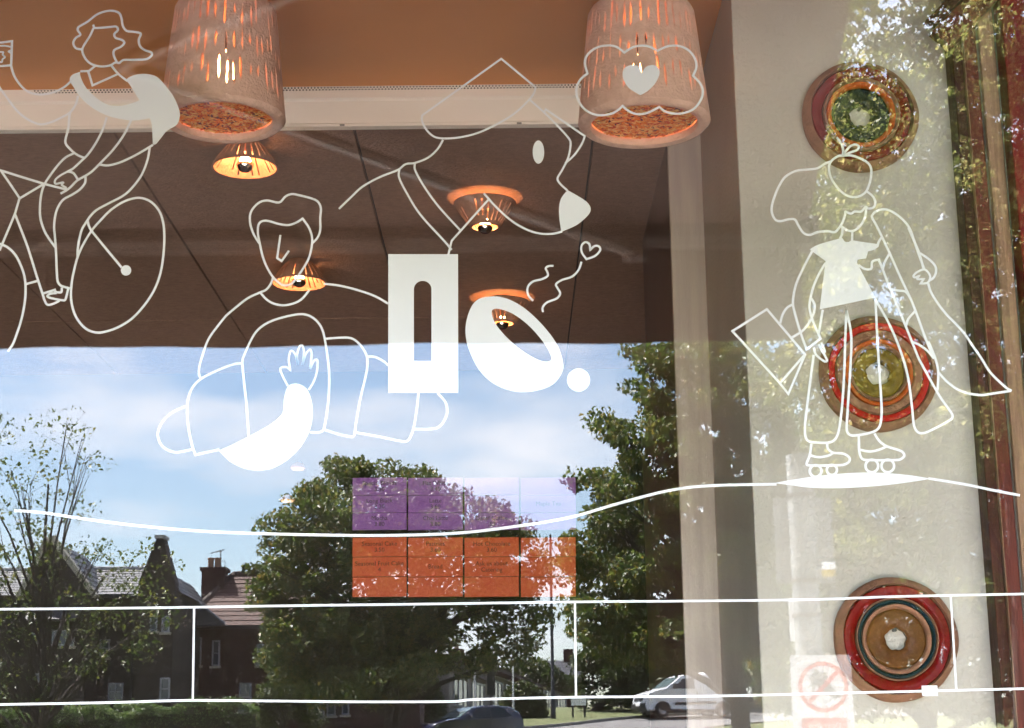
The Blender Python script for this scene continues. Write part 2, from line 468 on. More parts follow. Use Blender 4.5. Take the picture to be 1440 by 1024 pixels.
# timber door frame right of the pier
fr = thing('timber_frame', 'worn red brown timber frame with tan strip beside the cream pier', 'timber frame', (1.1, .35, 0))
def vstrip(name, u0, u1, y0, y1, m, z0=.02, z1=CU - .003):
    a, b = at_y(u0, 500, y0).x, at_y(u1, 500, y0).x
    MB().box((a - 1.1, y0 - .35, z0), (b - 1.1, y1 - .35, z1)).build(name, m, fr, bevel=.003)
vstrip('post', 1372, 1389, .335, .398, M['wood_dark'])
vstrip('post', 1390, 1409, .325, .40, M['wood_red'])
vstrip('moulding', 1389.2, 1390.6, .322, .34, M['wood_tan'])
vstrip('sealant_strip', 1409.3, 1413, .33, .36, M['wood_grey'])
vstrip('board', 1413.3, 1436, .318, .40, M['wood_tan'])
vstrip('sealant_strip', 1436.3, 1444, .335, .36, M['wood_grey'])
b0 = at_y(1335, 45, .31); b1 = at_y(1405, -25, .31)
mb = MB()
p0, p1 = Vector((b0.x - 1.1, -.05, b0.z)), Vector((b1.x - 1.1, -.05, b1.z))
dv = (p1 - p0).normalized(); nv = Vector((-dv.z, 0, dv.x)) * .028
q0, q1 = p0 - dv * .03, p1 + dv * .1
mb.prism([q0 - nv, q1 - nv, q1 + nv, q0 + nv], (0, .03, 0))
mb.build('corner_brace', M['wood_red'], fr)
mb = MB()
mb.prism([q0 + nv * 1.1 + dv * .02, q1 + nv * 1.1, q1 + nv * 2.0, q0 + nv * 2.0 + dv * .01], (0, .028, 0))
mb.build('corner_brace', M['wood_dark'], fr)
a = at_y(1445, 500, .30).x
rp_ = MB().box((a, .28, .02), (a + .5, .42, CU - .003)).build('red_post', M['red_paint'], bevel=.004)
tag(rp_, 'deep red glossy painted post right of the timber frame', 'post')

# window: frame, sill and one big pane
win = thing('shop_window', 'large single pane shop window reflecting street, trees and sky', 'window', (0, 0, .45))
wf = MB()
wf.box((-3.25, .145, 3.43 - .45), (1.95, .16, 3.48 - .45))
wf.build('bead', M['wood_red'], win)
for nm, a, b in (('frame_post', (-3.25, -.03, 0), (-3.19, .05, 3.03)), ('frame_post', (1.89, -.03, 0), (1.95, .05, 3.03)),
                 ('frame_head', (-3.19, -.03, 2.96), (1.89, .05, 3.03)), ('sill', (-3.19, -.06, 0), (1.89, .05, .07))):
    MB().box(a, b).build(nm, M['wood_red'], win, bevel=.004)
MB().box((-3.195, 0, .06), (1.895, .008, 2.965)).build('glass_pane', M['glass'], win)

# ------------------------------------------------------------------ awning over the pavement
aw = thing('shop_awning', 'dark brown folding arm awning stretched out over the shop window', 'awning', (0, 0, 3.8))
AE = .885; AX0 = -3.6
def apt(x, y, z): return (x, y, z - 3.8)
zf = 3.12
def canopy_z(y): return zf + .5 * (y + 1.5)
mb = MB()
n = 14
vs, fs = [], []
for k in range(n + 1):
    y = -1.5 + 1.5 * k / n
    sag = -.02 * math.sin(math.pi * k / n)
    for x in (AX0, AE - .012):
        vs += [apt(x, y, canopy_z(y) + sag), apt(x, y, canopy_z(y) + sag + .004)]
for k in range(n):
    a = k * 4
    fs += [(a, a + 4, a + 6, a + 2), (a + 1, a + 3, a + 7, a + 5), (a, a + 1, a + 5, a + 4), (a + 2, a + 6, a + 7, a + 3)]
mb.add(vs, fs).build('canopy', M['awning'], aw)
mb = MB()
pr = [(-1.56, zf - .045), (-1.47, zf - .045), (-1.455, zf - .02), (-1.46, zf + .03), (-1.50, zf + .045), (-1.555, zf + .03)]
mb.prism([apt(AX0 - .02, y, z) for y, z in pr], (AE - AX0 + .02, 0, 0)).build('front_bar', M['alu'], aw)
mb = MB()
mb.prism([apt(AE + .001, y * 1.0, z) for y, z in [(-1.57, zf - .05), (-1.46, zf - .05), (-1.445, zf - .02), (-1.45, zf + .035), (-1.50, zf + .05), (-1.565, zf + .035)]], (.012, 0, 0))
mb.build('end_cap', M['alu'], aw, bevel=.003)
mb = MB()
vs, fs = [], []
nn = 60
for k in range(nn + 1):
    x = AX0 + (AE - .03 - AX0) * k / nn
    w = .006 * math.sin(k * 1.3)
    zb = 2.797 + .0035 * math.sin(k * .45)
    vs += [apt(x, -1.52 + w, zb), apt(x, -1.52 + w * .3, zf - .04), apt(x, -1.524 + w, zb), apt(x, -1.524 + w * .3, zf - .04)]
for k in range(nn):
    a = 4 * k
    fs += [(a, a + 4, a + 5, a + 1), (a + 2, a + 3, a + 7, a + 6), (a, a + 2, a + 6, a + 4)]
mb.add(vs, fs).build('valance', M['awning'], aw)
mb = MB().box(apt(AX0, -.16, 3.72), apt(AE + .02, -.021, 3.95)).build('cassette', M['alu'], aw, bevel=.01)
def arm(xa, xe, xw):      # folding arm: wall bracket, elbow, front bar bracket
    w, e, f = Vector(apt(xw, -.12, 3.70)), Vector(apt(xe, -.78, 3.36)), Vector(apt(xa, -1.45, zf - .075))
    mb = MB(); mb.tube([w, e], .022, 8); mb.build('arm', M['alu'], aw)
    mb = MB(); mb.tube([e, f], .02, 8); mb.build('arm', M['alu'], aw)
    mb = MB(); mb.box(f - Vector((.035, .03, .02)), f + Vector((.035, .02, .035))); mb.build('arm_bracket', M['alu'], aw, bevel=.004)
arm(.36, -1.0, .6)
arm(-2.9, -1.6, -3.2)

# ------------------------------------------------------------------ pendants and ceiling lamps
def pendant(loc, r0, label):
    t = thing('pendant_lamp', label, 'pendant lamp', loc, 'clay pendants in the window')
    hgt_, r1, th = .285, r0 * .80, .011
    NC, rows = 176, []
    # rows of slits over the cone: columns are thin wedges; a slit leaves its wedge out
    zb = [0, .006, .020, .034, .046, .062, .078, .094, .108, .120, .134, .150, .166, .180, .192, .206, .220, .236, .250, .262, .272, .280, .285]
    bands = [(4, 9), (9, 14), (14, 18)]
    bands = [(3, 8), (8, 13), (13, 19)]
    def rad(z):
        s = z / hgt_
        r = r0 + (r1 - r0) * s
        if z > .262: r -= ((z - .262) / .023) ** 2 * .020
        if z < .006: r -= .006
        return r
    holes, shift = set(), {}
    for bi, (a, b) in enumerate(bands):
        k = random.randrange(3)
        while k < NC - 1:
            j0 = a + random.choice((0, 0, 1, 2)); j1 = b - random.choice((0, 1, 1, 2))
            j1 = max(j0 + 2, j1)
            for j in range(j0, j1):
                holes.add((k, j))
            lean = random.uniform(-.5, .5)
            for j in range(j0, j1 + 1):
                s_ = (j - j0) / (j1 - j0)
                w_ = .42 if j in (j0, j1) else random.uniform(-.18, .22)
                mid_ = lean * (s_ - .5) + random.uniform(-.12, .12)
                shift[(j, k)] = w_ + mid_; shift[(j, k + 1)] = -w_ + mid_
            k += random.choice((3, 4, 4, 5))
    vs, fs = [], []
    jit = [[(random.random() - .5) * .35 for _ in range(NC)] for _ in zb]
    for j, z in enumerate(zb):
        for k in range(NC):
            a = 2 * math.pi * (k + shift.get((j, k), 0)) / NC
            for rr in (rad(z), rad(z) - th):
                vs.append((rr * math.cos(a), rr * math.sin(a), z))
    def vi(j, k, s): return (j * NC + k % NC) * 2 + s
    for j in range(len(zb) - 1):
        for k in range(NC):
            hole = (k, j) in holes
            if not hole:
                fs.append((vi(j, k, 0), vi(j, k + 1, 0), vi(j + 1, k + 1, 0), vi(j + 1, k, 0)))
                fs.append((vi(j, k, 1), vi(j + 1, k, 1), vi(j + 1, k + 1, 1), vi(j, k + 1, 1)))
            else:
                if (k - 1, j) not in holes: fs.append((vi(j, k, 0), vi(j, k, 1), vi(j + 1, k, 1), vi(j + 1, k, 0)))
                if (k + 1, j) not in holes: fs.append((vi(j, k + 1, 0), vi(j + 1, k + 1, 0), vi(j + 1, k + 1, 1), vi(j, k + 1, 1)))
                if (k, j - 1) not in holes: fs.append((vi(j, k, 0), vi(j, k + 1, 0), vi(j, k + 1, 1), vi(j, k, 1)))
                if (k, j + 1) not in holes: fs.append((vi(j + 1, k, 0), vi(j + 1, k, 1), vi(j + 1, k + 1, 1), vi(j + 1, k + 1, 0)))
    J = len(zb) - 1
    fs.append(tuple(vi(J, k, 0) for k in range(NC)))
    rin = r0 - .028
    # thick turned-in bottom rim
    base = len(vs)
    prof = [(r0 - .006, 0), (r0 - .010, -.004), (r0 - .018, -.006), (rin, -.002), (rin - .002, .012), (r0 - th - .004, .03)]
    m = len(prof)
    for k in range(NC):
        a = 2 * math.pi * k / NC
        for r_, z in prof:
            vs.append((r_ * math.cos(a), r_ * math.sin(a), z))
    for k in range(NC):
        l = (k + 1) % NC
        for q in range(m - 1):
            fs.append((base + k * m + q, base + k * m + q + 1, base + l * m + q + 1, base + l * m + q))
    sh = MB(); sh.add(vs, fs)
    so = sh.build('shade', M['clay'], t, smooth=True)
    # pressed fibre disc closing the bottom
    d = MB(); d.lathe([(rin - .001, .016), (rin - .001, .020), (0.0005, .020)], 40); 
    dk = MB(); dk.lathe([(.0005, .016), (rin - .001, .016), (rin - .001, .021), (.0005, .021)], 40)
    do = dk.build('diffuser', M['fibre_base'], t)
    for ci, cm in enumerate(('fib_or', 'fib_ye', 'fib_pu', 'fib_re')):
        fl = MB()
        for _ in range((420, 420, 150, 240)[ci]):
            rr = (rin - .006) * math.sqrt(random.random()); a = random.random() * 6.283
            c = Vector((rr * math.cos(a), rr * math.sin(a), .0145 - random.random() * .0025))
            b = random.random() * 6.283
            e = Vector((math.cos(b), math.sin(b), 0)) * random.uniform(.005, .013); q = Vector((-math.sin(b), math.cos(b), 0)) * random.uniform(.0016, .0038)
            fl.add([c - e, c - q + Vector((0, 0, -.001)), c + e, c + q], [(0, 1, 2), (0, 2, 3)])
        tag(fl.build('fibre_flakes', M[cm], do), kind='stuff')
    bu = MB(); bu.ball((0, 0, .13), .030, 16, 10, 1.35)
    bu.build('bulb', M['bulb'], t, smooth=True)
    MB().lathe([(.0005, .168), (.016, .168), (.016, .215), (.0005, .215)], 16).build('bulb_holder', M['socket'], t)
    MB().tube([(0, 0, .285), (0, 0, CU - loc[2])], .004, 8).build('cable', M['cable'], t)
    return t
def fib(name, c):
    m, t, b = new_mat(name)
    b.inputs['Base Color'].default_value = (*c, 1); b.inputs['Roughness'].default_value = .5
    n = t.nodes.new('ShaderNodeTexNoise'); n.inputs['Scale'].default_value = 60
    h = t.nodes.new('ShaderNodeHueSaturation'); h.inputs['Color'].default_value = (*c, 1)
    t.links.new(n.outputs['Fac'], h.inputs['Value'])
    mm = t.nodes.new('ShaderNodeMath'); mm.operation = 'MULTIPLY_ADD'; mm.inputs[1].default_value = 1.4; mm.inputs[2].default_value = .3
    t.links.new(n.outputs['Fac'], mm.inputs[0]); t.links.new(mm.outputs[0], h.inputs['Value']); t.links.new(h.outputs[0], b.inputs['Base Color'])
    tr = t.nodes.new('ShaderNodeBsdfTranslucent'); t.links.new(h.outputs[0], tr.inputs['Color'])
    ms = t.nodes.new('ShaderNodeMixShader'); ms.inputs[0].default_value = .30
    t.links.new(b.outputs[0], ms.inputs[1]); t.links.new(tr.outputs[0], ms.inputs[2]); t.links.new(ms.outputs[0], t.nodes['Material Output'].inputs[0])
    return m
M['fibre_base'] = fib('orange fibre', (.78, .46, .13)); M['fib_or'] = fib('orange flakes', (.85, .36, .05)); M['fib_ye'] = fib('yellow flakes', (.95, .78, .28))
M['fib_pu'] = fib('purple flakes', (.10, .05, .07)); M['fib_re'] = fib('red flakes', (.60, .14, .04))
p = at_y(313, 170, .32); pendant((p.x, p.y, p.z), .141, 'tall slit pink clay pendant over the glow-tinted ceiling, clear of the drawn cloud')
p = at_y(906, 176, .30); pendant((p.x, p.y, p.z), .148, 'tall slit pink clay pendant behind the drawn cloud and heart')

def ceiling_lamp(loc, wide_down, scale, label, slits=26):
    t = thing('ceiling_lamp', label, 'ceiling lamp', loc, 'small clay ceiling lamps')
    hh = .075 * scale
    ra, rb = (.040 * scale, .092 * scale) if wide_down else (.094 * scale, .044 * scale)     # top, bottom
    zt = CL - loc[2] - .002
    zt_s = zt - (.003 if wide_down else .016 * scale)
    NC = slits * 4
    zs = [0, .1, .25, .4, .55, .7, .85, 1.0]
    th = .006 * scale
    holes = set()
    for s_ in range(slits):
        k = s_ * 4
        if random.random() < .12: continue
        for j in range(1 + random.choice((0, 0, 1)), 6 - random.choice((0, 0, 1))):
            holes.add((k, j))
    vs, fs = [], []
    for j, q in enumerate(zs):
        z = zt_s - hh * (1 - q)
        base_r = rb + (ra - rb) * (q ** (1.25 if wide_down else .9))
        for k in range(NC):
            a = 2 * math.pi * k / NC
            r_ = base_r
            for rr in (r_, r_ - th):
                vs.append((rr * math.cos(a), rr * math.sin(a), z))
    def vi(j, k, s): return (j * NC + k % NC) * 2 + s
    for j in range(len(zs) - 1):
        for k in range(NC):
            if (k, j) not in holes:
                fs.append((vi(j, k, 0), vi(j, k + 1, 0), vi(j + 1, k + 1, 0), vi(j + 1, k, 0)))
                fs.append((vi(j, k, 1), vi(j + 1, k, 1), vi(j + 1, k + 1, 1), vi(j, k + 1, 1)))
            else:
                fs.append((vi(j, k, 0), vi(j, k, 1), vi(j + 1, k, 1), vi(j + 1, k, 0)))
                fs.append((vi(j, k + 1, 0), vi(j + 1, k + 1, 0), vi(j + 1, k + 1, 1), vi(j, k + 1, 1)))
    for k in range(NC):
        fs.append((vi(0, k, 0), vi(0, k, 1), vi(0, k + 1, 1), vi(0, k + 1, 0)))
        J = len(zs) - 1
        fs.append((vi(J, k, 0), vi(J, k + 1, 0), vi(J, k + 1, 1), vi(J, k, 1)))
    mb = MB(); mb.add(vs, fs); mb.build('shade', M['clay_dark'], t, smooth=True)
    zb_ = zt_s - hh
    MB().lathe([(.0005, zt), (.038 * scale, zt), (.038 * scale, zt - .008), (.017 * scale, zt - .012), (.017 * scale, zt - .035 * scale), (.0005, zt - .035 * scale)], 20).build('lamp_holder', M['clay_dark'], t, smooth=True)
    bc = (0, 0, zb_ + (.012 if wide_down else .004) * scale)
    rbu = .024 * scale
    MB().ball((0, 0, bc[2] + rbu * .35), rbu * .62, 16, 8, 1.0, 0.0, math.pi * .6).build('bulb', M['bulb_small'], t, smooth=True)
    MB().ball(bc, rbu * 1.03, 20, 8, 1.0, math.pi * .5, math.pi).build('mirror_cap', M['mirror_cap'], t, smooth=True)
    MB().tube([(0, 0, bc[2] + rbu * .8), (0, 0, zt - .034 * scale)], .009 * scale, 10).build('bulb_neck', M['mirror_cap'], t)
    return t
for (u, v, wd, s_, lab) in ((345, 222, True, .98, 'flared slit clay ceiling lamp below the clear pendant, mirrored bulb showing'),
                            (682, 300, False, 1.0, 'upturned cone clay ceiling lamp with glowing ring above, at the dog drawing\'s jaw'),
                            (421, 386, True, 1.02, 'flared slit clay ceiling lamp at the drawn man\'s chin'),
                            (706, 437, False, 1.06, 'upturned cone clay ceiling lamp seen through the drawn zero')):
    q = at_z(u, v, CL - .05)
    ceiling_lamp((q.x, q.y, CL - .075), wd, s_ * 1.02, lab)

# ------------------------------------------------------------------ ceramic rings on the pier
def ring(u, v, rpx, bands, label):
    c = at_y(u, v, .385)
    t = thing('ceramic_ring', label, 'ceramic ring', (c.x, .4, c.z), 'ceramic rings on the cream pier')
    rr = rpx / F * (CAM - c).dot(-fwd)
    for nm, f0, f1, h0, h1, m in bands:
        n = 56
        ra, rb_ = f0 * rr, f1 * rr
        wob = [(1 + .006 * math.sin(3 * a + f0 * 20) + .004 * math.sin(7 * a + f1 * 9)) for a in [2 * math.pi * k / n for k in range(n)]]
        prof = [(ra, -.001), (ra, -h0 * .8), (ra - (ra - rb_) * .12, -h0), (ra * .5 + rb_ * .5, -(h0 + h1) * .5 - .0015), (rb_ + (ra - rb_) * .12, -h1), (rb_, -h1 * .8), (rb_, -.001)]
        vs, fs = [], []
        m_ = len(prof)
        for k in range(n):
            a = 2 * math.pi * k / n
            for i, (r_, y) in enumerate(prof):
                w = wob[k] * (1 + (.05 * math.sin(5 * a) + .03 * math.sin(9 * a + 1) if f1 < .22 and i >= 4 else 0))
                vs.append((r_ * w * math.cos(a), y, r_ * w * math.sin(a)))
        for k in range(n):
            l = (k + 1) % n
            for i in range(m_):
                j = (i + 1) % m_
                fs.append((k * m_ + i, l * m_ + i, l * m_ + j, k * m_ + j))
        mb = MB(); mb.add(vs, fs); mb.build(nm, m, t, smooth=True)
    MB().tube([(0, -.001, rr * .15), (0, -.012, rr * .15)], .004, 8).build('fixing_screw', M['iron'], t)
    return t
T_ = M['terracotta']
ring(1210, 163, 81.5, [('rim', 1, .872, .022, .036, T_), ('glaze_band', .87, .665, .031, .026, M['gl_darkred']), ('ridge', .664, .605, .033, .030, T_), ('glaze_band', .604, .50, .028, .024, M['gl_orange']),
                      ('centre_disc', .498, .185, .021, .018, M['gl_green'])], 'ceramic ring with dark red band and bottle green centre')
ring(1235, 525, 83, [('rim', 1, .872, .022, .036, T_), ('glaze_band', .87, .735, .031, .027, M['gl_red']), ('ridge', .734, .585, .030, .026, T_), ('glaze_band', .584, .50, .027, .024, M['gl_orange']), ('ridge', .498, .44, .027, .023, T_),
                     ('centre_disc', .438, .20, .020, .018, M['gl_olive'])], 'ceramic ring with bright red and orange bands and olive centre')
ring(1260, 899, 87, [('rim', 1, .872, .022, .036, T_), ('glaze_band', .87, .665, .031, .026, M['gl_darkred']), ('ridge', .664, .635, .033, .030, T_), ('glaze_band', .634, .565, .027, .025, M['gl_teal']), ('ridge', .563, .485, .029, .025, T_),
                     ('centre_disc', .483, .175, .021, .018, M['gl_brown'])], 'ceramic ring with dark red and thin teal bands, brown centre')

# ------------------------------------------------------------------ menu board on the back wall
YM = YB - .03
mo = at_y(653, 757, YM)
menu = thing('menu_board', 'glowing menu board of purple cells over orange cells on the back wall', 'menu board', (mo.x, YM, mo.z))
M['cell_purple'] = emit('purple glowing cell', (.24, .075, .32), .030, .25)  # menu cells emit a weak glow of their own colour
M['cell_orange'] = emit('orange glowing cell', (.62, .085, .010), .026, .25)
M['ink'] = mat('black ink', (.01, .008, .01), rough=.8)
def text_mesh(s, size, m, name, parent, loc, rot, align='CENTER', extrude=.0004):
    cu = bpy.data.curves.new(name, 'FONT')
    cu.body, cu.size, cu.align_x, cu.align_y, cu.extrude = s, size, align, 'CENTER', extrude
    cu.resolution_u = 3
    tmp = bpy.data.objects.new(name + '_tmp', cu)
    sc.collection.objects.link(tmp)
    dg = bpy.context.evaluated_depsgraph_get()
    me = bpy.data.meshes.new_from_object(tmp.evaluated_get(dg))
    bpy.data.objects.remove(tmp)
    me.materials.clear(); me.materials.append(m)
    o = bpy.data.objects.new(name, me)
    link(o, parent)
    o.location, o.rotation_euler = loc, rot
    return o
us = [495, 573, 652, 731, 811]
vp = [672, 697, 721.5, 746]
vo = [756, 783.5, 811.5, 840]
words = {('p', 0, 0): 'Special Blends\n3.40', ('p', 0, 1): 'Flat White\n3.40', ('p', 1, 0): 'Long Black\n3.20', ('p', 1, 1): 'Latte\n3.60', ('p', 2, 0): 'Mocha\n3.80', ('p', 2, 1): 'Chai Latte\n3.80', ('p', 2, 2): 'Decaf Coffee\n.50',
         ('p', 1, 3): 'Maple Tea', ('o', 0, 0): 'Seasonal Cake\n3.50', ('o', 0, 1): 'Pastries\n3.60', ('o', 0, 2): 'Hot Chocolate\n3.60', ('o', 1, 0): 'Seasonal Fruit Cake\n4', ('o', 1, 1): 'Bread', ('o', 1, 2): 'Ask us about\nCatering'}
for kk, vv, cm in (('p', vp, 'cell_purple'), ('o', vo, 'cell_orange')):
    for r_ in range(3):
        for c_ in range(4):
            a, b = at_y(us[c_], vv[r_], YM), at_y(us[c_ + 1], vv[r_ + 1], YM)
            z0, z1 = b.z - mo.z + .003, a.z - mo.z - .003
            cx, cz = (a.x + b.x) / 2 - mo.x, (z0 + z1) / 2
            ce = MB().box((a.x - mo.x + .004, -.012, z0), (b.x - mo.x - .004, -.002, z1)).build('menu_cell', M[cm], menu)
            if (kk, r_, c_) in words:
                text_mesh(words[(kk, r_, c_)], .026, M['ink'], 'lettering', ce, (cx, -.0135, cz), (R(90), 0, 0))
a, b = at_y(495, 672, YM), at_y(811, 840, YM)
MB().box((a.x - mo.x - .006, -.002, b.z - mo.z - .006), (b.x - mo.x + .006, .028, a.z - mo.z + .006)).build('backing', M['gap'], menu)


# warm things deeper in the cafe that show through the reflected sky
M['spot_glow'] = emit('small warm lamp glass', (1.0, .55, .22), .06, .2)
for u, v, lab in ((419, 660, 'small warm saucer lamp glowing low on the back wall below the drawn sleeve'), (404, 705, 'small warm saucer lamp glowing behind the edge of the broad tree')):
    q = at_y(u, v, YB - .14)
    w = thing('wall_lamp', lab, 'wall lamp', (q.x, YB - .14, q.z))
    MB().lathe([(.008, .03), (.022, .022), (.032, .008), (.032, .004), (.026, .006), (.008, .02)], 18, 'z', (0, 0, 0), closed=True).build('shade', M['clay_dark'], w, smooth=True)
    MB().lathe([(.0005, .004), (.026, .004), (.026, -.002), (.0005, -.004)], 18).build('diffuser', M['spot_glow'], w)
    MB().tube([(0, 0, .025), (0, .05, .04), (0, .139, .04)], .005, 6).build('bracket', M['socket'], w)

# ------------------------------------------------------------------ white vinyl drawings on the inside of the pane
YV, TV = .0092, .0005
def cat(pts, closed=False, n=5, sharp=()):
    """smooth curve through the points; a point index in sharp keeps its corner"""
    out = []
    m = len(pts)
    if m < 3:
        return [tuple(p) for p in pts]
    segs = m if closed else m - 1
    for i in range(segs):
        p1, p2 = np.array(pts[i % m], float), np.array(pts[(i + 1) % m], float)
        p0 = np.array(pts[(i - 1) % m] if (closed or i > 0) else pts[i], float)
        p3 = np.array(pts[(i + 2) % m] if (closed or i + 2 < m) else pts[(i + 1) % m], float)
        if i % m in sharp: p0 = p1
        if (i + 1) % m in sharp: p3 = p2
        for k in range(n):
            t = k / n
            # centripetal-like damping: tangents limited by the segment's own length
            l = np.linalg.norm(p2 - p1)
            t1, t2 = (p2 - p0) * .5, (p3 - p1) * .5
            for tt in (t1, t2):
                q = np.linalg.norm(tt)
                if q > 1.15 * l and q > 0: tt *= 1.15 * l / q
            h00, h10, h01, h11 = 2 * t**3 - 3 * t**2 + 1, t**3 - 2 * t**2 + t, -2 * t**3 + 3 * t**2, t**3 - t**2
            q = h00 * p1 + h10 * t1 + h01 * p2 + h11 * t2
            out.append((q[0], q[1]))
    if not closed:
        out.append(tuple(pts[-1]))
    return out
def Z(ox, oy, s):
    return lambda *pts: [(ox + x / s, oy + y / s) for x, y in pts]
ZA, ZB, ZC = Z(0, 0, 5.535), Z(0, 140, 5.535), Z(0, 310, 5.535)
ZD, ZE, ZF = Z(470, 70, 3.789), Z(530, 320, 4.267), Z(210, 260, 5.535)
ZG, ZH, ZK = Z(210, 420, 4.096), Z(420, 380, 4.096), Z(1110, 480, 4.5)
ZS, ZT, ZV, ZW, ZL = Z(1070, 190, 5.535), Z(1020, 320, 5.535), Z(1180, 320, 5.535), Z(960, 342, 2.994), Z(800, 50, 6.024)
def g2(u, v):
    p = at_y(u, v, YV)
    return Vector((p.x, 0, p.z))
class Decal:
    def __init__(s, label, anchor, group=None):
        s.o = g2(*anchor); s.k = 0
        s.t = thing('window_decal', label, 'window decal', (s.o.x, YV, s.o.z), group)
    def line(s, name, pts, w=4.2, closed=False, sharp=(), smooth=True, y=0.0):
        s.k += 1; y = y + s.k * 3e-5
        c = cat(pts, closed, 5, sharp) if smooth else list(pts)
        P = [g2(u, v) - s.o for u, v in c]
        Q = [P[0]]
        for p in P[1:]:
            if (p - Q[-1]).length > 1e-5: Q.append(p)
        P = Q
        hw = w * .83 / 2 / F * 3.3
        m = len(P)
        vs, fs = [], []
        for i in range(m):
            a = P[i] - P[i - 1] if (i > 0 or closed) else P[1] - P[0]
            b = P[(i + 1) % m] - P[i] if (i < m - 1 or closed) else a
            a, b = a.normalized(), b.normalized()
            d = (a + b)
            if d.length < .3: d = b
            d.normalize()
            k = 1 / max(.55, d.dot(b))
            nrm = Vector((-d.z, 0, d.x)) * hw * k
            for sg in (-1, 1):
                for dy in (0, TV):
                    vs.append(P[i] + nrm * sg + Vector((0, y + dy, 0)))
        for i in range(m if closed else m - 1):
            a, b = 4 * i, 4 * ((i + 1) % m)
            fs += [(a, b, b + 2, a + 2), (a + 1, a + 3, b + 3, b + 1), (a, a + 1, b + 1, b), (a + 2, b + 2, b + 3, a + 3)]
        if not closed:
            fs += [(0, 2, 3, 1), (4 * m - 4, 4 * m - 3, 4 * m - 1, 4 * m - 2)]
        mb = MB(); mb.add(vs, fs)
        return mb.build(name, M['vinyl'], s.t)
    def fill(s, name, pts, sharp=(), smooth=True, hole=None, y=0.0):
        s.k += 1; y = y + s.k * 3e-5
        c = cat(pts, True, 5, sharp) if smooth else list(pts)
        P = [g2(u, v) - s.o for u, v in c]
        loops = [P]
        if hole: loops.append([g2(u, v) - s.o for u, v in hole])
        tri = tessellate_polygon(loops)
        A = [p for l in loops for p in l]
        n = len(A)
        vs = [p + Vector((0, y, 0)) for p in A] + [p + Vector((0, y + TV, 0)) for p in A]
        fs = [tuple(t) for t in tri] + [tuple(i + n for i in t) for t in tri]
        b = 0
        for l in loops:
            m = len(l)
            fs += [(b + i, b + (i + 1) % m, b + (i + 1) % m + n, b + i + n) for i in range(m)]
            b += m
        mb = MB(); mb.add(vs, fs)
        return mb.build(name, M['vinyl'], s.t)
    def disc(s, name, u, v, r, ring_=False, w=4.2):
        pts = [(u + r * math.cos(a), v + r * math.sin(a)) for a in [2 * math.pi * k / 28 for k in range(28)]]
        return s.line(name, pts, w, True, smooth=False) if ring_ else s.fill(name, pts, smooth=False)
def off(pts, dy): return [(x, y + dy) for x, y in pts]

# --- cyclist
d = Decal('white line drawing of a cyclist with solid shoulder bag on the window', (130, 480))
d.line('hair', ZA((635,385),(590,375),(570,335),(590,295),(625,270),(605,235),(612,210),(680,170),(760,110),(850,84),(920,97),(945,140),(955,200),(985,240),(1040,248),(1095,262),(1080,310),(1090,360),(1130,392),(1175,408),(1180,432),(1140,460),(1050,466),(960,468),(925,492),(905,475),(885,430),(890,390),(940,365),(967,335),(950,312),(900,295),(890,265),(917,235),(905,208),(860,210),(740,218),(725,192)), 4)
d.line('face', ZA((728,218),(700,280),(655,350),(640,390),(655,440),(690,485),(740,510),(800,518),(860,508),(895,488),(925,490)), 4)
d.line('neck', ZA((742,512),(690,555)), 4)
d.line('neck', ZA((865,508),(920,575),(990,630)), 4)
d.line('collar', ZA((625,555),(685,553),(720,665),(920,575)), 4, smooth=False)
bag = ZA((545,605),(570,578),(622,560),(625,590),(650,650),(690,705),(760,770),(840,815),(930,825),(1020,805),(1087,780),(1060,740),(1010,660),(985,620),(1030,590),(1100,575),(1170,580),(1230,605),(1290,670),(1350,750),(1390,840),(1400,890),(1390,945),(1365,980),(1300,1017),(1260,1065),(1215,1120),(1190,1126),(1188,1085),(1185,1025),(1180,965),(1165,920),(1050,938),(960,930),(850,905),(760,865),(680,810),(620,750),(580,690),(545,635))
d.fill('shoulder_bag', bag, sharp=(2, 10, 27, 31))
d.line('arm', ZA((85,510),(110,590),(160,665),(220,715),(300,735),(380,728),(450,705),(510,670),(548,636)), 4)
d.line('arm', ZA((-10,672),(60,770),(130,860),(200,920),(280,960),(330,968),(400,950),(470,918),(545,875),(590,810),(607,745)), 4)
d.line('cup', ZA((-12,334),(93,320),(86,508),(-12,516)), 4, smooth=False)
d.line('cup_band', ZA((-12,357),(40,357),(88,366)), 3)
d.line('cup_flower', ZA((-10,405),(24,405),(20,425),(38,445),(20,460),(14,482),(-8,480)), 3)
d.line('cup_flower', ZA((88,390),(66,400),(88,414)), 3)
d.line('torso', ZB((545,100),(538,140),(530,230),(508,330),(550,390),(600,430),(650,452)), 4)
d.line('sleeve', ZB((830,138),(800,230),(750,330),(690,420),(640,470),(570,535),(525,560)), 4)
d.line('sleeve', ZB((1020,162),(960,280),(880,390),(800,475),(720,555),(670,590),(600,630),(550,680),(510,710),(470,732)), 4)
d.line('hand', ZB((525,560),(470,590),(430,625),(432,655),(490,645),(480,665),(512,685),(500,696)), 3.6)
d.line('cuff', ZB((525,560),(570,572),(605,622)), 4)
d.line('shirt_hem', ZB((770,505),(840,512),(930,490),(1030,445),(1120,395),(1190,352)), 4)
d.line('trouser_leg', ZB((1165,368),(1150,460),(1110,570),(1050,660),(970,740),(850,805),(750,860),(700,910),(680,940),(640,1003),(618,1080),(605,1160),(603,1235)), 4)
d.line('trouser_leg', ZB((570,420),(510,450),(450,510),(390,590),(345,660),(320,740),(310,840),(315,930),(345,1021),(380,1081),(428,1148)), 4)
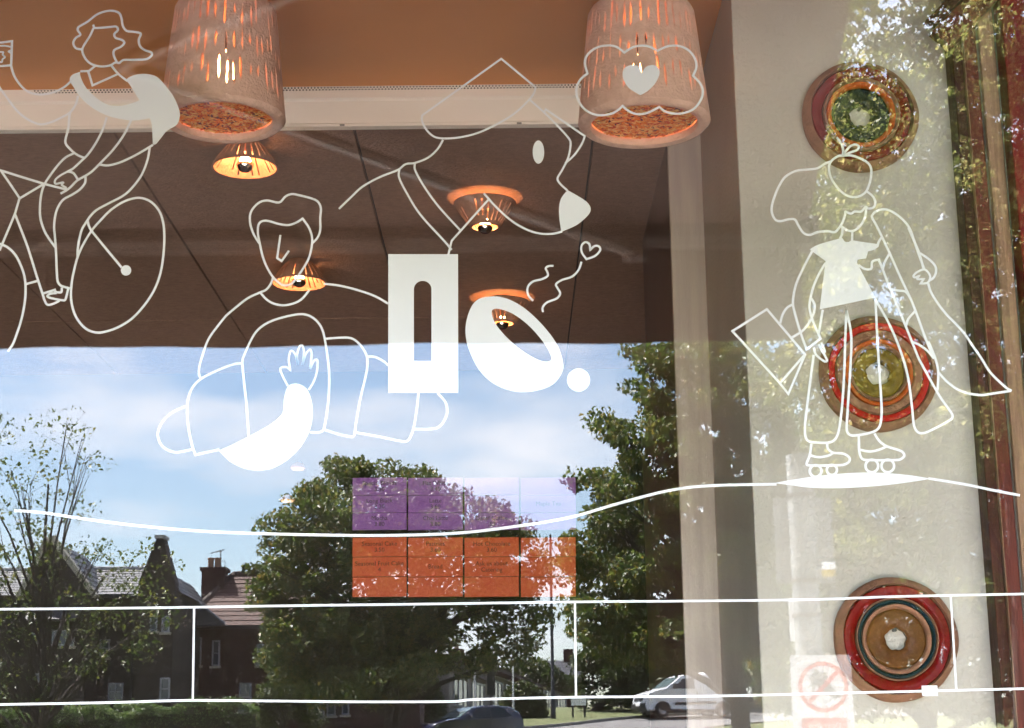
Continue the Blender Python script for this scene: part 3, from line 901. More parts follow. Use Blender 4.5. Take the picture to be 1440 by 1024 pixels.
d.line('trouser_leg', ZB((665,600),(660,650),(620,700),(560,740),(490,780),(445,850),(425,930),(420,1000),(425,1050),(435,1191),(440,1321),(447,1411),(470,1446),(510,1461),(552,1472)), 4)
d.line('handlebar', ZB((-10,546),(160,600),(340,655),(505,697)), 4, smooth=False)
d.line('bicycle_frame', ZB((8,555),(80,660),(152,768)), 4, smooth=False)
d.line('bicycle_frame', ZB((342,655),(150,770),(115,890),(-5,1175)), 4, smooth=False)
d.line('fork', ZC((115,-50),(135,0),(215,210),(290,450),(330,570),(345,620),(368,655),(410,650),(462,625)), 4)
d.line('wheel', ZC((-10,178),(60,210),(120,270),(165,360),(192,450),(198,560),(185,680),(160,790),(130,880),(100,960),(60,1020)), 4)
d.line('brace', ZC((200,495),(292,470)), 4)
d.line('pedal', ZC((335,568),(425,540),(432,555),(475,558),(480,522)), 4, sharp=(1,))
d.line('shoe', ZC((530,530),(510,610),(495,622),(400,605),(368,590),(390,570),(440,565)), 4)
d.line('wheel', ZC((715,75),(780,0),(860,-81),(950,-141),(1040,-173),(1110,-173),(1180,-141),(1240,-71),(1270,20),(1278,130),(1272,260),(1250,400),(1205,530),(1130,650),(1030,760),(920,830),(820,865),(750,872),(680,850),(620,795),(575,715),(552,610),(555,500),(575,390),(605,280),(650,180)), 4, closed=True)
d.line('spoke', ZC((680,-5),(690,40),(715,85),(945,365)), 4)
d.disc('hub', 980 / 5.535, 310 + 388 / 5.535, 7.3)
# --- dog
d = Decal('white line drawing of a dog head with solid nose and collar', (626, 358))
d.line('ear', ZD((890,48),(1073,200),(1065,230),(1040,265),(960,340),(860,400),(760,445),(660,468),(580,472),(530,462),(490,425),(468,380),(468,350)), 3.6, closed=True, sharp=(0, 1, 12))
d.line('neck', ZD((580,480),(550,530),(500,575),(430,603),(380,610),(340,640),(240,680),(150,730),(90,785),(25,848)), 3.6)
d.line('collar', ZD((347,638),(345,680),(390,770),(460,880),(590,1023),(626,1066)), 3.6)
d.line('collar', ZD((430,605),(430,640),(480,730),(560,840),(672,962)), 3.6)
d.line('throat', ZD((822,798),(626,1018),(608,1092)), 3.6, smooth=False)
d.line('jaw', ZD((797,765),(870,845),(950,915),(1030,960),(1100,980),(1170,980),(1215,968)), 3.6)
d.fill('nose', ZD((1243,748),(1300,780),(1350,815),(1367,850),(1350,885),(1290,935),(1210,970),(1200,900),(1198,840),(1210,790)), sharp=(0, 6))
d.line('face', ZD((1040,265),(1120,335),(1190,405),(1255,480),(1258,520),(1245,580),(1215,640),(1190,685),(1205,715),(1243,750)), 3.6)
d.line('ear', ZD((1118,335),(1127,317),(1335,460),(1320,500),(1280,560),(1230,605)), 3.6, sharp=(1, 2))
d.fill('eye', ZD(*[(1088 + 31 * math.cos(k * .2618), 545 + 62 * math.sin(k * .2618)) for k in range(24)]), smooth=False)
# --- cloud and heart
d = Decal('white outline of a thought cloud round a solid heart, over the right-hand pendant'.replace('right-hand ', ''), (901, 160))
d.line('cloud', ZL((470,145),(400,95),(320,84),(230,105),(160,160),(135,230),(158,322),(100,370),(65,440),(70,520),(110,600),(180,655),(260,675),(350,665),(410,635),(455,597),(500,635),(570,665),(650,660),(710,635),(765,605),(820,645),(900,662),(980,655),(1060,620),(1115,550),(1135,480),(1115,410),(1052,340),(1080,270),(1070,200),(1020,130),(940,90),(860,87),(800,105),(750,130),(690,97),(630,86),(560,93),(505,120)), 4, closed=True, sharp=(0, 6, 15, 20, 28, 35))
d.fill('heart', ZL((618,320),(600,270),(560,252),(510,255),(465,285),(455,335),(470,390),(510,445),(560,480),(605,505),(660,475),(720,420),(760,350),(768,300),(745,262),(700,250),(650,270)), sharp=(0, 9))
# --- the figure 10.
d = Decal('solid white figure 10 with a full stop on the window', (690, 552))
hole = ZE((222, 800), (222, 370), *[(274.5 - 52.5 * math.cos(a), 370 - 50 * math.sin(a)) for a in [math.pi * k / 14 for k in range(1, 14)]], (327, 370), (327, 800))
d.fill('numeral', ZE((68, 160), (487, 160), (488, 992), (68, 992)), smooth=False, hole=hole)
o_out = ZE((690,413),(620,425),(570,470),(537,560),(533,650),(555,740),(610,850),(690,930),(790,975),(890,988),(1000,968),(1070,930),(1115,860),(1115,800),(1090,720),(1040,640),(960,550),(880,480),(800,435),(745,418))
o_in = ZE((690,500),(695,540),(720,590),(780,660),(860,730),(940,780),(1000,803),(1040,800),(1045,775),(1020,720),(960,640),(890,570),(820,520),(760,495),(715,487))
d.fill('numeral', o_out, hole=cat(o_in, True, 5))
d.disc('full_stop', 530 + 1210 / 4.267, 320 + 915 / 4.267, 16.3)
# --- steam with a small heart
d = Decal('white wavy steam lines rising to a small outlined heart', (765, 440))
d.line('steam', ZE((937,440),(908,405),(905,360),(935,325),(990,310),(1025,290),(1022,265),(1013,245),(1030,232),(1060,230)), 3.6)
d.line('steam', ZE((997,508),(995,480),(1020,450),(1080,425),(1100,395),(1085,365),(1075,340),(1110,315),(1170,295),(1210,255),(1228,205)), 3.6)
d.line('heart', ZE((1280,135),(1275,100),(1250,88),(1228,110),(1230,150),(1258,190),(1310,170),(1340,135),(1330,112),(1305,112)), 3.6, closed=True, sharp=(0, 5))
# --- man
d = Decal('white line drawing of a man waving with a thick solid sleeve', (430, 660))
d.line('hair', ZF((855,455),(810,380),(785,300),(785,230),(810,180),(860,135),(920,122),(1010,137),(1060,90),(1110,72),(1170,82),(1260,105),(1310,130),(1335,180),(1330,260),(1330,350),(1310,410),(1270,452)), 3.8)
d.line('face', ZF((1193,263),(1240,330),(1265,400),(1265,470),(1245,560),(1210,630),(1150,720),(1105,770),(1060,782),(1020,770),(960,715),(910,630),(880,550),(860,460),(845,380),(850,310),(880,282),(930,282),(1010,305),(1080,313),(1140,295)), 3.8, closed=True, sharp=(0,))
d.line('nose', ZF((1020,390),(995,570),(1030,593),(1087,512)), 3.8, smooth=False)
d.line('neck', ZF((962,720),(945,770),(910,815),(860,838),(770,880),(690,940),(595,1020)), 3.8)
d.line('shoulder', ZG((442,98),(400,150),(340,235),(305,330),(287,400),(287,440),(300,462)), 3.8)
d.line('collar', ZF((865,840),(910,890),(970,925),(1050,937),(1130,920),(1190,885),(1245,820)), 3.8)
d.line('shoulder', ZH((145,78),(240,90),(340,115),(440,150),(515,193)), 3.8)
d.line('body', ZG((535,370),(540,340),(580,250),(620,185),(680,140),(760,110),(860,90),(920,98),(970,135),(1000,190),(1020,290),(1035,420),(1035,520),(1025,640),(1005,750),(985,768),(925,770)), 3.8)
d.line('body', ZG((535,370),(545,480),(560,620),(572,795)), 3.8)
d.line('forearm', ZG((535,372),(485,378),(400,410),(300,460),(250,510),(225,570),(218,640),(225,740),(245,840),(265,900),(330,885),(402,870)), 3.8, sharp=(9,))
d.line('elbow', ZG((218,618),(150,645),(90,690),(55,750),(50,800),(80,855),(150,885),(247,868)), 3.8)
d.fill('sleeve', ZG((400,875),(470,845),(570,795),(680,735),(740,690),(770,650),(775,580),(795,510),(830,490),(870,495),(910,525),(935,590),(940,660),(930,740),(900,810),(850,880),(780,940),(700,980),(620,990),(540,975),(460,935)), sharp=(0,))
d.line('hand', ZG((797,502),(765,440),(755,400),(790,395),(812,412),(803,350),(815,300),(840,320),(855,380),(850,330),(865,275),(882,270),(890,310),(882,380),(900,320),(925,293),(935,320),(925,405),(950,355),(968,355),(965,420),(945,480),(918,525)), 3.4, sharp=(4, 8, 13, 17))
d.line('leg', ZH((150,395),(270,388),(320,400),(370,450),(395,510),(390,590),(355,740),(330,880),(320,950),(305,960),(230,945),(145,918)), 3.8)
d.line('knee', ZH((395,497),(440,500),(490,525),(516,549)), 3.8)
d.line('leg', ZH((328,935),(470,960),(590,985),(630,980),(660,915),(680,800),(690,708)), 3.8)
d.line('foot', ZH((800,708),(845,760),(855,820),(830,880),(785,912),(665,915)), 3.8)
# --- skater
d = Decal('white line drawing of a roller skater with solid dress and trailing scarf', (1200, 665))
d.line('ribbon', ZS((590,18),(625,65),(640,110),(640,150),(690,92),(730,74),(762,87),(750,115),(710,130),(645,157)), 4, sharp=(3,))
d.line('head', ZS((635,160),(700,158),(770,180),(830,215),(858,260),(855,340),(825,430),(780,470),(720,483),(660,465),(600,415),(545,330),(530,250),(550,200),(600,165)), 4, closed=True)
d.line('hair', ZS((540,206),(500,222),(440,258),(360,268),(270,280),(190,325),(140,400),(110,470),(88,540),(85,600),(110,655),(150,670),(220,655),(265,658),(290,700),(330,760),(380,777),(440,755),(520,748),(575,755),(610,720),(635,680),(655,620),(655,590)), 4)
d.line('hair', ZS((825,438),(870,475),(890,520),(880,560),(840,572),(815,560),(780,595),(730,595),(700,612),(655,592)), 4)
d.line('collar', ZS((820,566),(810,640),(770,710),(720,745),(670,740),(625,710)), 4)
d.line('neck', ZS((637,722),(630,775),(615,806)), 4)
d.line('neck', ZS((712,752),(710,825)), 4)
d.fill('dress', ZT((655,170),(720,135),(800,110),(890,85),(908,80),(930,108),(960,112),(985,100),(1050,110),(1187,128),(1190,150),(1150,175),(1110,185),(1105,210),(1095,240),(1030,250),(1025,275),(1167,545),(735,637),(780,260)), sharp=(0, 9, 12, 14, 15, 17, 18, 19, 16))
d.line('arm', ZT((678,180),(620,290),(555,430),(530,540),(530,620),(580,800),(632,947),(742,865),(690,750),(670,690),(655,620),(665,540),(690,450),(730,360),(780,275)), 4, sharp=(6, 7))
d.line('bracelet', ZT((668,550),(695,600),(690,660),(675,695)), 4)
d.line('bag_handle', ZT((525,598),(480,625),(445,680),(428,745)), 4)
d.line('bag_handle', ZT((520,855),(600,805),(650,745),(675,700)), 4)
d.line('bag', ZW((210,370),(355,278),(515,468),(410,590)), 4, closed=True, smooth=False)
d.line('bag', ZW((410,590),(445,635),(515,470)), 4, smooth=False)
d.line('hand', ZW((552,440),(562,470),(598,498),(608,492),(580,440)), 3.8)
d.line('hand', ZW((573,425),(592,462),(599,455),(584,418)), 3.8)
d.line('trousers', ZW((590,280),(580,340),(572,385)), 4)
d.line('trousers', ZW((552,470),(540,560),(525,680),(515,780),(525,830),(580,840),(630,835),(655,800),(670,700),(680,560),(685,400),(690,282),(710,390),(705,550),(695,700),(692,790),(715,810),(800,795),(830,770),(838,700),(830,560),(820,400),(812,238)), 4, sharp=(11,))
d.line('coat', ZW((812,238),(870,340),(920,460),(950,570),(965,680),(975,770),(995,798),(1030,795),(1130,742),(1135,720),(1080,640),(994,486)), 4)
d.line('coat', ZV((620,1020),(520,770),(400,480),(345,340),(310,250),(270,258),(255,275),(250,320),(200,322),(150,290)), 4, sharp=(4,))
d.line('scarf', ZS((870,645),(865,630),(890,597),(950,577),(1010,590),(1080,635),(1150,710),(1190,810),(1220,900),(1272,1040)), 4)
d.line('scarf', ZV((258,-75),(300,0),(390,190),(480,390),(560,560),(600,660),(680,880),(740,1020)), 4)
d.line('scarf', ZK((880,0),(925,110),(943,200),(938,310)), 4)
d.line('scarf', ZK((943,195),(1010,265),(1090,315),(1200,340),(1290,330),(1402,313)), 4)
d.line('scarf', ZV((695,435),(715,500),(770,590),(840,680),(900,740),(980,830),(1040,920),(1110,1020),(1180,1130),(1300,1245),(1344,1271)), 4)
d.line('scarf', ZV((540,0),(600,140),(625,200),(660,325)), 4)
d.line('twist', ZV((335,72),(310,108),(298,150)), 4)
d.line('twist', ZV((395,200),(355,270),(340,330)), 4)
d.line('twist', ZV((400,478),(460,490),(520,500),(560,560)), 4)
d.line('twist', ZV((592,650),(540,710),(520,772)), 4)
d.line('twist', ZV((562,888),(620,910),(690,960),(740,1020)), 4)
d.line('arm', ZV((625,195),(700,245),(750,300),(755,350),(735,390),(705,410)), 4)
d.line('hand', ZV((660,325),(610,345),(580,375),(590,388),(625,375),(610,400),(660,400),(635,435),(690,428),(710,385),(692,345)), 3.6, closed=True, sharp=(4, 6, 7))
for nm, a, b in (('skate', ((140,648),(130,720),(110,775),(130,785),(330,783),(375,765),(380,735),(340,710),(280,705),(245,680),(240,648)), ((135,722),(190,733),(250,722),(280,705))),
                 ('skate', ((440,598),(443,690),(455,735),(480,750),(690,750),(728,725),(710,695),(620,665),(570,630),(540,583)), ((445,685),(510,697),(570,685),(615,665)))):
    k = d.line(nm, ZK(*a), 4)
    d.line('boot_cuff', ZK(*b), 4)
for x, y, r_ in ((167, 820, 37), (270, 813, 32), (523, 788, 40), (624, 788, 40)):
    d.disc('skate_wheel', 1110 + x / 4.5, 480 + y / 4.5, r_ / 4.5, True, 4)
# --- rolling ground line
d = Decal('long white ground line swelling to a solid mound beneath the drawn skates', (1200, 690))
d.line('ground_line', [(20,718),(60,721),(120,730),(200,740),(300,748),(430,752),(540,753),(640,750),(720,741),(800,728),(870,708),(940,690),(1000,683),(1092,681)], 4.6)
d.fill('mound', ZK((-100,898),(0,880),(200,850),(400,833),(560,832),(740,845),(900,870),(700,900),(500,920),(300,930),(120,925),(0,908)), sharp=(0, 6))
d.line('ground_line', ZK((880,868),(1110,905),(1300,945),(1460,975)), 4.2)
# --- low box outline
d = Decal('white outline of a long low wall of three boxes along the window', (720, 988))
d.line('rail', [(-12,857),(200,855),(400,852),(600,849.5),(810,846.5),(1000,845),(1150,843),(1260,839),(1460,835)], 3.8)
d.line('rail', [(-12,991),(160,988),(270,985),(500,987),(640,986.5),(662,984),(810,980.5),(1000,979),(1170,975),(1300,972),(1460,968)], 3.8)
for a, b in (((273, 853), (271, 986)), ((808.5, 846), (810, 981)), ((1337, 838), (1345, 971))):
    d.line('divider', [a, b], 3.4, smooth=False)
k = g2(1297, 979); k2 = g2(1318, 964)
tag(MB().box((k.x, YV - .0005, k.z), (k2.x, YV + .0012, k2.z)).build('paper_sticker', M['white_paint']), 'small torn white paper sticker on the drawn low wall', 'sticker')

# ------------------------------------------------------------------ houses across the street (seen in the glass)
def courses(name, m, parent, a, b, c, d_, n, lift=.025):
    """n overlapping roof courses on the quad a-b (eaves) / d_-c (ridge): each one a slab with a stepped lower edge"""
    a, b, c, d_ = map(Vector, (a, b, c, d_))
    nn = (b - a).cross(d_ - a).normalized()
    if nn.z < 0: nn = -nn
    for k in range(n):
        t0, t1 = k / n, (k + 1.12) / n
        p0, p1 = a.lerp(d_, t0), b.lerp(c, t0)
        q0, q1 = a.lerp(d_, min(t1, 1)), b.lerp(c, min(t1, 1))
        lo, hi = nn * lift, nn * .004
        MB().hexa([p0 - nn * .01, p1 - nn * .01, q1 - nn * .01, q0 - nn * .01, p0 + nn * (lift + .008), p1 + nn * (lift + .008), q1 + hi, q0 + hi]).build(name, m, parent)
def window(parent, x0, x1, z0, z1, y, cols=1, rows=2, frame='upvc', arch=False, sill=True, axis=(1, 0)):
    """window on a wall whose outer face is at y (thing space) facing +y; axis turns it"""
    f = .055
    mb = MB()
    for a, b in (((x0, y, z0), (x0 + f, y + .05, z1)), ((x1 - f, y, z0), (x1, y + .05, z1)), ((x0 + f, y, z0), (x1 - f, y + .05, z0 + f)), ((x0 + f, y, z1 - f), (x1 - f, y + .05, z1))):
        mb.box(a, b)
    for k in range(1, cols):
        x = x0 + (x1 - x0) * k / cols
        mb.box((x - .02, y, z0 + f), (x + .02, y + .04, z1 - f))
    for k in range(1, rows):
        z = z0 + (z1 - z0) * k / rows
        mb.box((x0 + f, y, z - .02), (x1 - f, y + .038, z + .02))
    w = mb.build('window', M[frame], parent)
    MB().box((x0 + f * .5, y, z0 + f * .5), (x1 - f * .5, y + .012, z1 - f * .5)).build('pane', M['pane'], w)
    if sill:
        MB().box((x0 - .06, y, z0 - .09), (x1 + .06, y + .10, z0 - .002)).build('sill', M['stone_pale'], w)
    return w
def px(u, v, Y):          # (x, z) of the reflected point
    p = street(u, v, Y)
    return p.x, p.z
def gable_front(parent, Y, poly_px, depth, m, name='wall', z0=None):
    """front wall outline given by its corners, with real depth"""
    pts = []
    for u, v in poly_px:
        x, z = px(u, v, Y)
        pts.append((x - parent.location.x, -Y - parent.location.y, z - parent.location.z))
    mb = MB(); mb.prism(pts, (0, -depth, 0))
    return mb.build(name, m, parent)

# stone house with gables
Y1 = 56.0
x0 = px(125, 1000, Y1)[0]
st = thing('stone_house', 'brown stone gabled house with slate roofs behind the sparse birch tree', 'house', (x0, -Y1, 0))
def L1(u, v, dy=0.0):
    x, z = px(u, v, Y1)
    return (x - x0, dy, z)
gb = hgt(0, Y1) - .5
def lz(p, z): return (p[0], p[1], z)
a, b = L1(-60, 838), L1(204, 838)
MB().box((a[0], -.3, gb), (b[0], -7.5, a[2])).build('wall', M['stone'], st)
r1 = L1(-60, 786)
ea, eb = (a[0] - .1, .0, a[2] - .02), (b[0] + .1, .0, a[2] - .02)
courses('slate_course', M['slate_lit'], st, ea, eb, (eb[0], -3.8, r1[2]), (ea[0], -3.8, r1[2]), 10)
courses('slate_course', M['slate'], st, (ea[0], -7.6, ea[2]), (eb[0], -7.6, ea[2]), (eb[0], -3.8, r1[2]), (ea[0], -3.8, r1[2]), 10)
MB().tube([(ea[0], -3.8, r1[2] + .03), (eb[0], -3.8, r1[2] + .03)], .09, 8).build('ridge_tile', M['lead'], st)
# forward gable
gl, ga, gr = L1(48, 838), L1(84, 766), L1(138, 838)
gy = 1.3
mb = MB(); mb.prism([(gl[0], gy, gb), (gr[0], gy, gb), (gr[0], gy, gr[2]), (ga[0], gy, ga[2]), (gl[0], gy, gl[2])], (0, -3.0, 0)); mb.build('gable_wall', M['stone'], st)
for s_, e in ((-1, gl), (1, gr)):
    mb = MB()
    dvx = Vector((e[0] - ga[0], 0, e[2] - ga[2])).normalized()
    n_ = Vector((-dvx.z, 0, dvx.x)); n_ = n_ if n_.z > 0 else -n_
    p0, p1 = Vector((ga[0], gy + .08, ga[2])), Vector((e[0], gy + .08, e[2])) + dvx * .25
    mb.prism([p0, p1, p1 + n_ * .16, p0 + n_ * .16 + Vector((0, 0, .06))], (0, -.38, 0)); mb.build('coping', M['stone_pale'], st)
    courses('slate_course', M['slate'], st, (e[0] + .12 * s_, gy - .3, e[2] - .12), (e[0] + .12 * s_, -3.6, e[2] - .12), (ga[0], -3.6, ga[2] + .02), (ga[0], gy - .3, ga[2] + .02), 8)
# tall narrow end gable (like a clipped spire)
tl, t1_, t2_, tr = L1(203, 822), L1(227.5, 762), L1(237, 762), L1(253, 822)
mb = MB(); mb.prism([(tl[0], .9, gb), (tr[0], .9, gb), (tr[0], .9, tr[2]), (t2_[0], .9, t2_[2]), (t1_[0], .9, t1_[2]), (tl[0], .9, tl[2])], (0, -.7, 0)); mb.build('end_gable', M['stone'], st); MB().box((tl[0] + .1, .2, gb), (tr[0] - .02, -5.0, tl[2] - .3)).build('wing_wall', M['stone'], st); courses('slate_course', M['slate'], st, (tr[0] + .1, .2, tl[2] - .35), (tr[0] + .1, -5.0, tl[2] - .35), ((t1_[0] + t2_[0]) / 2, -5.0, tl[2] + .5), ((t1_[0] + t2_[0]) / 2, .2, tl[2] + .5), 5)
mb = MB(); mb.box((t1_[0] - .06, .96, t1_[2]), (t2_[0] + .06, .14, t2_[2] + .12)); mb.build('gable_cap', M['lead'], st)
for (u0, v0, u1, v1, yy, c_, r_) in ((219, 868, 229, 890, .9, 1, 2), (235, 870, 246, 892, .9, 1, 2), (138, 898, 151, 924, -.3, 1, 2), (58, 894, 68, 910, gy, 1, 2), (84, 890, 118, 912, gy, 3, 1), (233, 955, 246, 986, .9, 1, 2), (150, 960, 170, 985, -.3, 2, 2), (60, 950, 80, 980, gy, 2, 2)):
    A, B = L1(u0, v0), L1(u1, v1)
    window(st, A[0], B[0], B[2], A[2], yy, c_, r_)
A, B = L1(60, 858), L1(130, 878)
mb = MB(); mb.prism([(A[0], gy, B[2]), (A[0], gy + 1.0, B[2]), (A[0], gy, A[2])], (B[0] - A[0], 0, 0)); mb.build('porch_roof', M['slate'], st)
mb = MB(); mb.box((b[0] - 3.0, .02, a[2] - .12), (b[0], .14, a[2] - .02)); mb.build('gutter', M['iron'], st)
A = L1(190, 838); mb = MB(); mb.tube([(A[0], .06, gb), (A[0], .06, A[2] - .1)], .05, 6); mb.build('downpipe', M['iron'], st)

# brick house with hipped tile roof
Y2 = 60.0
x2 = px(330, 1000, Y2)[0]
bh = thing('brick_house', 'dark brick house with hipped red tile roof and chimney behind the broad tree', 'house', (x2, -Y2, 0))
def L2(u, v, dy=0.0):
    x, z = px(u, v, Y2)
    return (x - x2, dy, z)
gb2 = hgt(0, Y2) - .5
el, er = L2(256, 879), L2(440, 879)
MB().box((el[0], -.25, gb2), (er[0], -7.2, el[2])).build('wall', M['brick'], bh)
rl, rr_ = L2(306, 794), L2(400, 794)
ez = el[2] - .05
courses('tile_course', M['tile_red'], bh, (el[0] - .2, 0, ez), (er[0] + .2, 0, ez), (rr_[0], -3.7, rl[2]), (rl[0], -3.7, rl[2]), 11)
courses('tile_course', M['tile_red'], bh, (el[0] - .2, -7.4, ez), (el[0] - .2, 0, ez), (rl[0], -3.7, rl[2]), (rl[0] - .01, -3.72, rl[2]), 11)
courses('tile_course', M['tile_red'], bh, (er[0] + .2, 0, ez), (er[0] + .2, -7.4, ez), (rr_[0], -3.72, rl[2]), (rr_[0], -3.7, rl[2]), 11)
courses('tile_course', M['tile_brown'], bh, (er[0] + .2, -7.4, ez), (el[0] - .2, -7.4, ez), (rl[0], -3.7, rl[2]), (rr_[0], -3.7, rl[2]), 11)
for p, q in (((el[0] - .2, 0, ez + .06), (rl[0], -3.7, rl[2] + .06)), ((er[0] + .2, 0, ez + .06), (rr_[0], -3.7, rl[2] + .06)), ((rl[0], -3.7, rl[2] + .07), (rr_[0], -3.7, rl[2] + .07))):
    MB().tube([p, q], .10, 6).build('ridge_tile', M['tile_brown'], bh)
# low lean-to roof with a pale verge at its corner
A, B, C = L2(262, 834), L2(321, 881), L2(256, 885)
mb = MB(); mb.prism([(A[0], .7, A[2]), (B[0], .7, B[2]), (C[0], .7, C[2])], (0, -.9, 0)); mb.build('side_gable', M['slate'], bh)
mb = MB(); mb.tube([(A[0], .72, A[2] + .04), (B[0], .72, B[2] + .04)], .05, 6); mb.build('verge', M['upvc'], bh)
c0, c1 = L2(266, 792), L2(297, 860)
ch = MB().box((c0[0], -2.6, c1[2]), (c1[0], -3.5, c0[2])).build('chimney', M['brick'], bh)
MB().box((c0[0] - .07, -2.53, c0[2]), (c1[0] + .07, -3.57, c0[2] + .14)).build('chimney_cap', M['brick'], ch)
for u in (276, 286):
    q = L2(u, 790)
    MB().lathe([(.12, c0[2] + .14), (.135, c0[2] + .2), (.115, c0[2] + .26), (.12, c0[2] + .5), (.15, c0[2] + .52), (.14, c0[2] + .56), (.10, c0[2] + .56)], 14, 'z', (q[0], -3.05, 0)).build('chimney_pot', M['pot'], ch, smooth=True)
q, q2 = L2(290, 790), L2(290, 759)
an = MB(); an.tube([(q[0], -3.2, q[2]), (q2[0], -3.2, q2[2])], .022, 6)
an.tube([(q2[0] - .4, -3.2, q2[2] - .12), (q2[0] + .16, -3.2, q2[2] + .03)], .016, 5)
for k in range(6):
    xx = q2[0] - .36 + k * .09
    an.tube([(xx, -3.38, q2[2] - .11 + k * .022), (xx, -3.02, q2[2] - .11 + k * .022)], .010, 4)
an.tube([(q2[0] + .02, -3.2, q2[2] - .45), (q2[0] + .18, -3.2, q2[2] - .42), (q2[0] + .2, -3.2, q2[2] - 1.0)], .014, 5)
tag(an.build('aerial', M['galv'], ch), None)
for (u0, v0, u1, v1) in ((271, 896, 281, 935), (297, 900, 307, 936), (360, 905, 385, 935), (335, 960, 352, 1000)):
    A, B = L2(u0, v0), L2(u1, v1)
    window(bh, A[0], B[0], B[2], A[2], -.25, 1, 2)
mb = MB(); mb.box((el[0] - .2, .0, ez - .12), (er[0] + .2, .12, ez - .02)); mb.build('gutter', M['iron'], bh)

# second brick house behind the broad tree
Y3 = 61.5
x3 = px(500, 1000, Y3)[0]
b3 = thing('brick_house', 'dark brick house with small white framed windows half hidden behind the broad tree', 'house', (x3, -Y3, 0))
def L3(u, v):
    x, z = px(u, v, Y3)
    return (x - x3, 0, z)
el, er, rt = L3(404, 905), L3(590, 905), L3(500, 850)
MB().box((el[0], -.25, gb2), (er[0], -7, el[2])).build('wall', M['brick'], b3)
courses('tile_course', M['tile_brown'], b3, (el[0] - .1, 0, el[2]), (er[0] + .1, 0, el[2]), (er[0] + .1, -3.6, rt[2]), (el[0] - .1, -3.6, rt[2]), 8)
courses('tile_course', M['tile_brown'], b3, (el[0] - .1, -7.2, el[2]), (er[0] + .1, -7.2, el[2]), (er[0] + .1, -3.6, rt[2]), (el[0] - .1, -3.6, rt[2]), 8)
for (u0, v0, u1, v1) in ((461, 928, 482, 936), (459, 968, 471, 1006), (480, 970, 490, 1005), (448, 968, 455, 1010), (520, 940, 540, 970), (555, 940, 575, 970)):
    A, B = L3(u0, v0), L3(u1, v1)
    window(b3, A[0], B[0], B[2], A[2], -.25, 1, 2)

# terrace going up the side street
def terrace(i, u0, u1, Ya, Yb, ve0, ve1, vr0, roofm, wallm, label, bay):
    """house between two sight lines; front wall from (u0, Ya) to (u1, Yb), eaves rows ve, ridge row vr0"""
    A, B = street(u0, ve0, Ya), street(u1, ve1, Yb)
    ez = (A.z + B.z) / 2
    t = thing('terrace_house', label, 'house', (A.x, A.y, 0), 'terrace up the side street')
    d = Vector((B.x - A.x, B.y - A.y, 0)); ln = d.length; d.normalize()
    nrm = Vector((-d.y, d.x, 0))           # away from the front
    if nrm.x > 0: nrm = -nrm
    gz = hgt(0, Ya) - 4.0
    dep = 6.5
    rz = street(u0, vr0, Ya).z
    def P(s, k, z): return tuple(d * s + nrm * k + Vector((0, 0, z)))
    MB().hexa([P(0, 0, gz), P(ln, 0, gz), P(ln, dep, gz), P(0, dep, gz), P(0, 0, ez), P(ln, 0, ez), P(ln, dep, ez), P(0, dep, ez)]).build('wall', wallm, t)
    mb = MB(); mb.prism([P(.02, .02, ez), P(.02, dep - .02, ez), P(.02, dep / 2, rz - .05)], d * (ln - .04)); mb.build('gable', wallm, t)
    courses('tile_course', roofm, t, P(-.15, -.25, ez - .1), P(ln + .15, -.25, ez - .1), P(ln + .15, dep / 2, rz), P(-.15, dep / 2, rz), 9)
    courses('tile_course', roofm, t, P(-.15, dep + .25, ez - .1), P(ln + .15, dep + .25, ez - .1), P(ln + .15, dep / 2, rz), P(-.15, dep / 2, rz), 9)
    c = MB().hexa([P(ln * .8, dep / 2 - .4, rz - .4), P(ln * .8 + .7, dep / 2 - .4, rz - .4), P(ln * .8 + .7, dep / 2 + .4, rz - .4), P(ln * .8, dep / 2 + .4, rz - .4),
                   P(ln * .8, dep / 2 - .4, rz + .9), P(ln * .8 + .7, dep / 2 - .4, rz + .9), P(ln * .8 + .7, dep / 2 + .4, rz + .9), P(ln * .8, dep / 2 + .4, rz + .9)]).build('chimney', M['brick'], t)
    for k in range(3):
        sx = ln * .8 + .15 + k * .2
        pp = P(sx, dep / 2, 0)
        MB().lathe([(.09, rz + .9), (.09, rz + 1.2), (.06, rz + 1.2)], 8, 'z', pp).build('chimney_pot', M['pot'], c)
    # gable-end and front windows with white frames
    def win2(s0, s1, k, z0, z1, along=True, n=2):
        o = .06
        def Q(s, out, z): return P(s, -out, z) if along else P(-out, s, z)
        def bar(sa, sb, za, zb, th): return [Q(sa, .0, za), Q(sb, .0, za), Q(sb, th, za), Q(sa, th, za), Q(sa, .0, zb), Q(sb, .0, zb), Q(sb, th, zb), Q(sa, th, zb)]
        mb = MB(); f = .09
        for a_ in ((s0, s0 + f, z0, z1), (s1 - f, s1, z0, z1), (s0 + f, s1 - f, z0, z0 + f), (s0 + f, s1 - f, z1 - f, z1)):
            mb.hexa(bar(*a_, o))
        for q in range(1, n):
            s = s0 + (s1 - s0) * q / n
            mb.hexa(bar(s - .035, s + .035, z0 + f, z1 - f, o * .8))
        w = mb.build('window', M['upvc'], t)
        mb = MB(); mb.hexa(bar(s0 + f * .5, s1 - f * .5, z0 + f * .5, z1 - f * .5, .015)); mb.build('pane', M['pane'], w)
    win2(ln * .08, ln * .45, 0, ez - 1.6, ez - .25, True, 3)
    win2(ln * .55, ln * .92, 0, ez - 1.6, ez - .25, True, 3)
    win2(ln * .1, ln * .45, 0, ez - 4.3, ez - 2.7, True, 3)
    win2(dep * .15, dep * .42, 0, ez - 1.65, ez - .3, False, 2)
    win2(dep * .55, dep * .85, 0, ez - 1.65, ez - .3, False, 2)
    return t
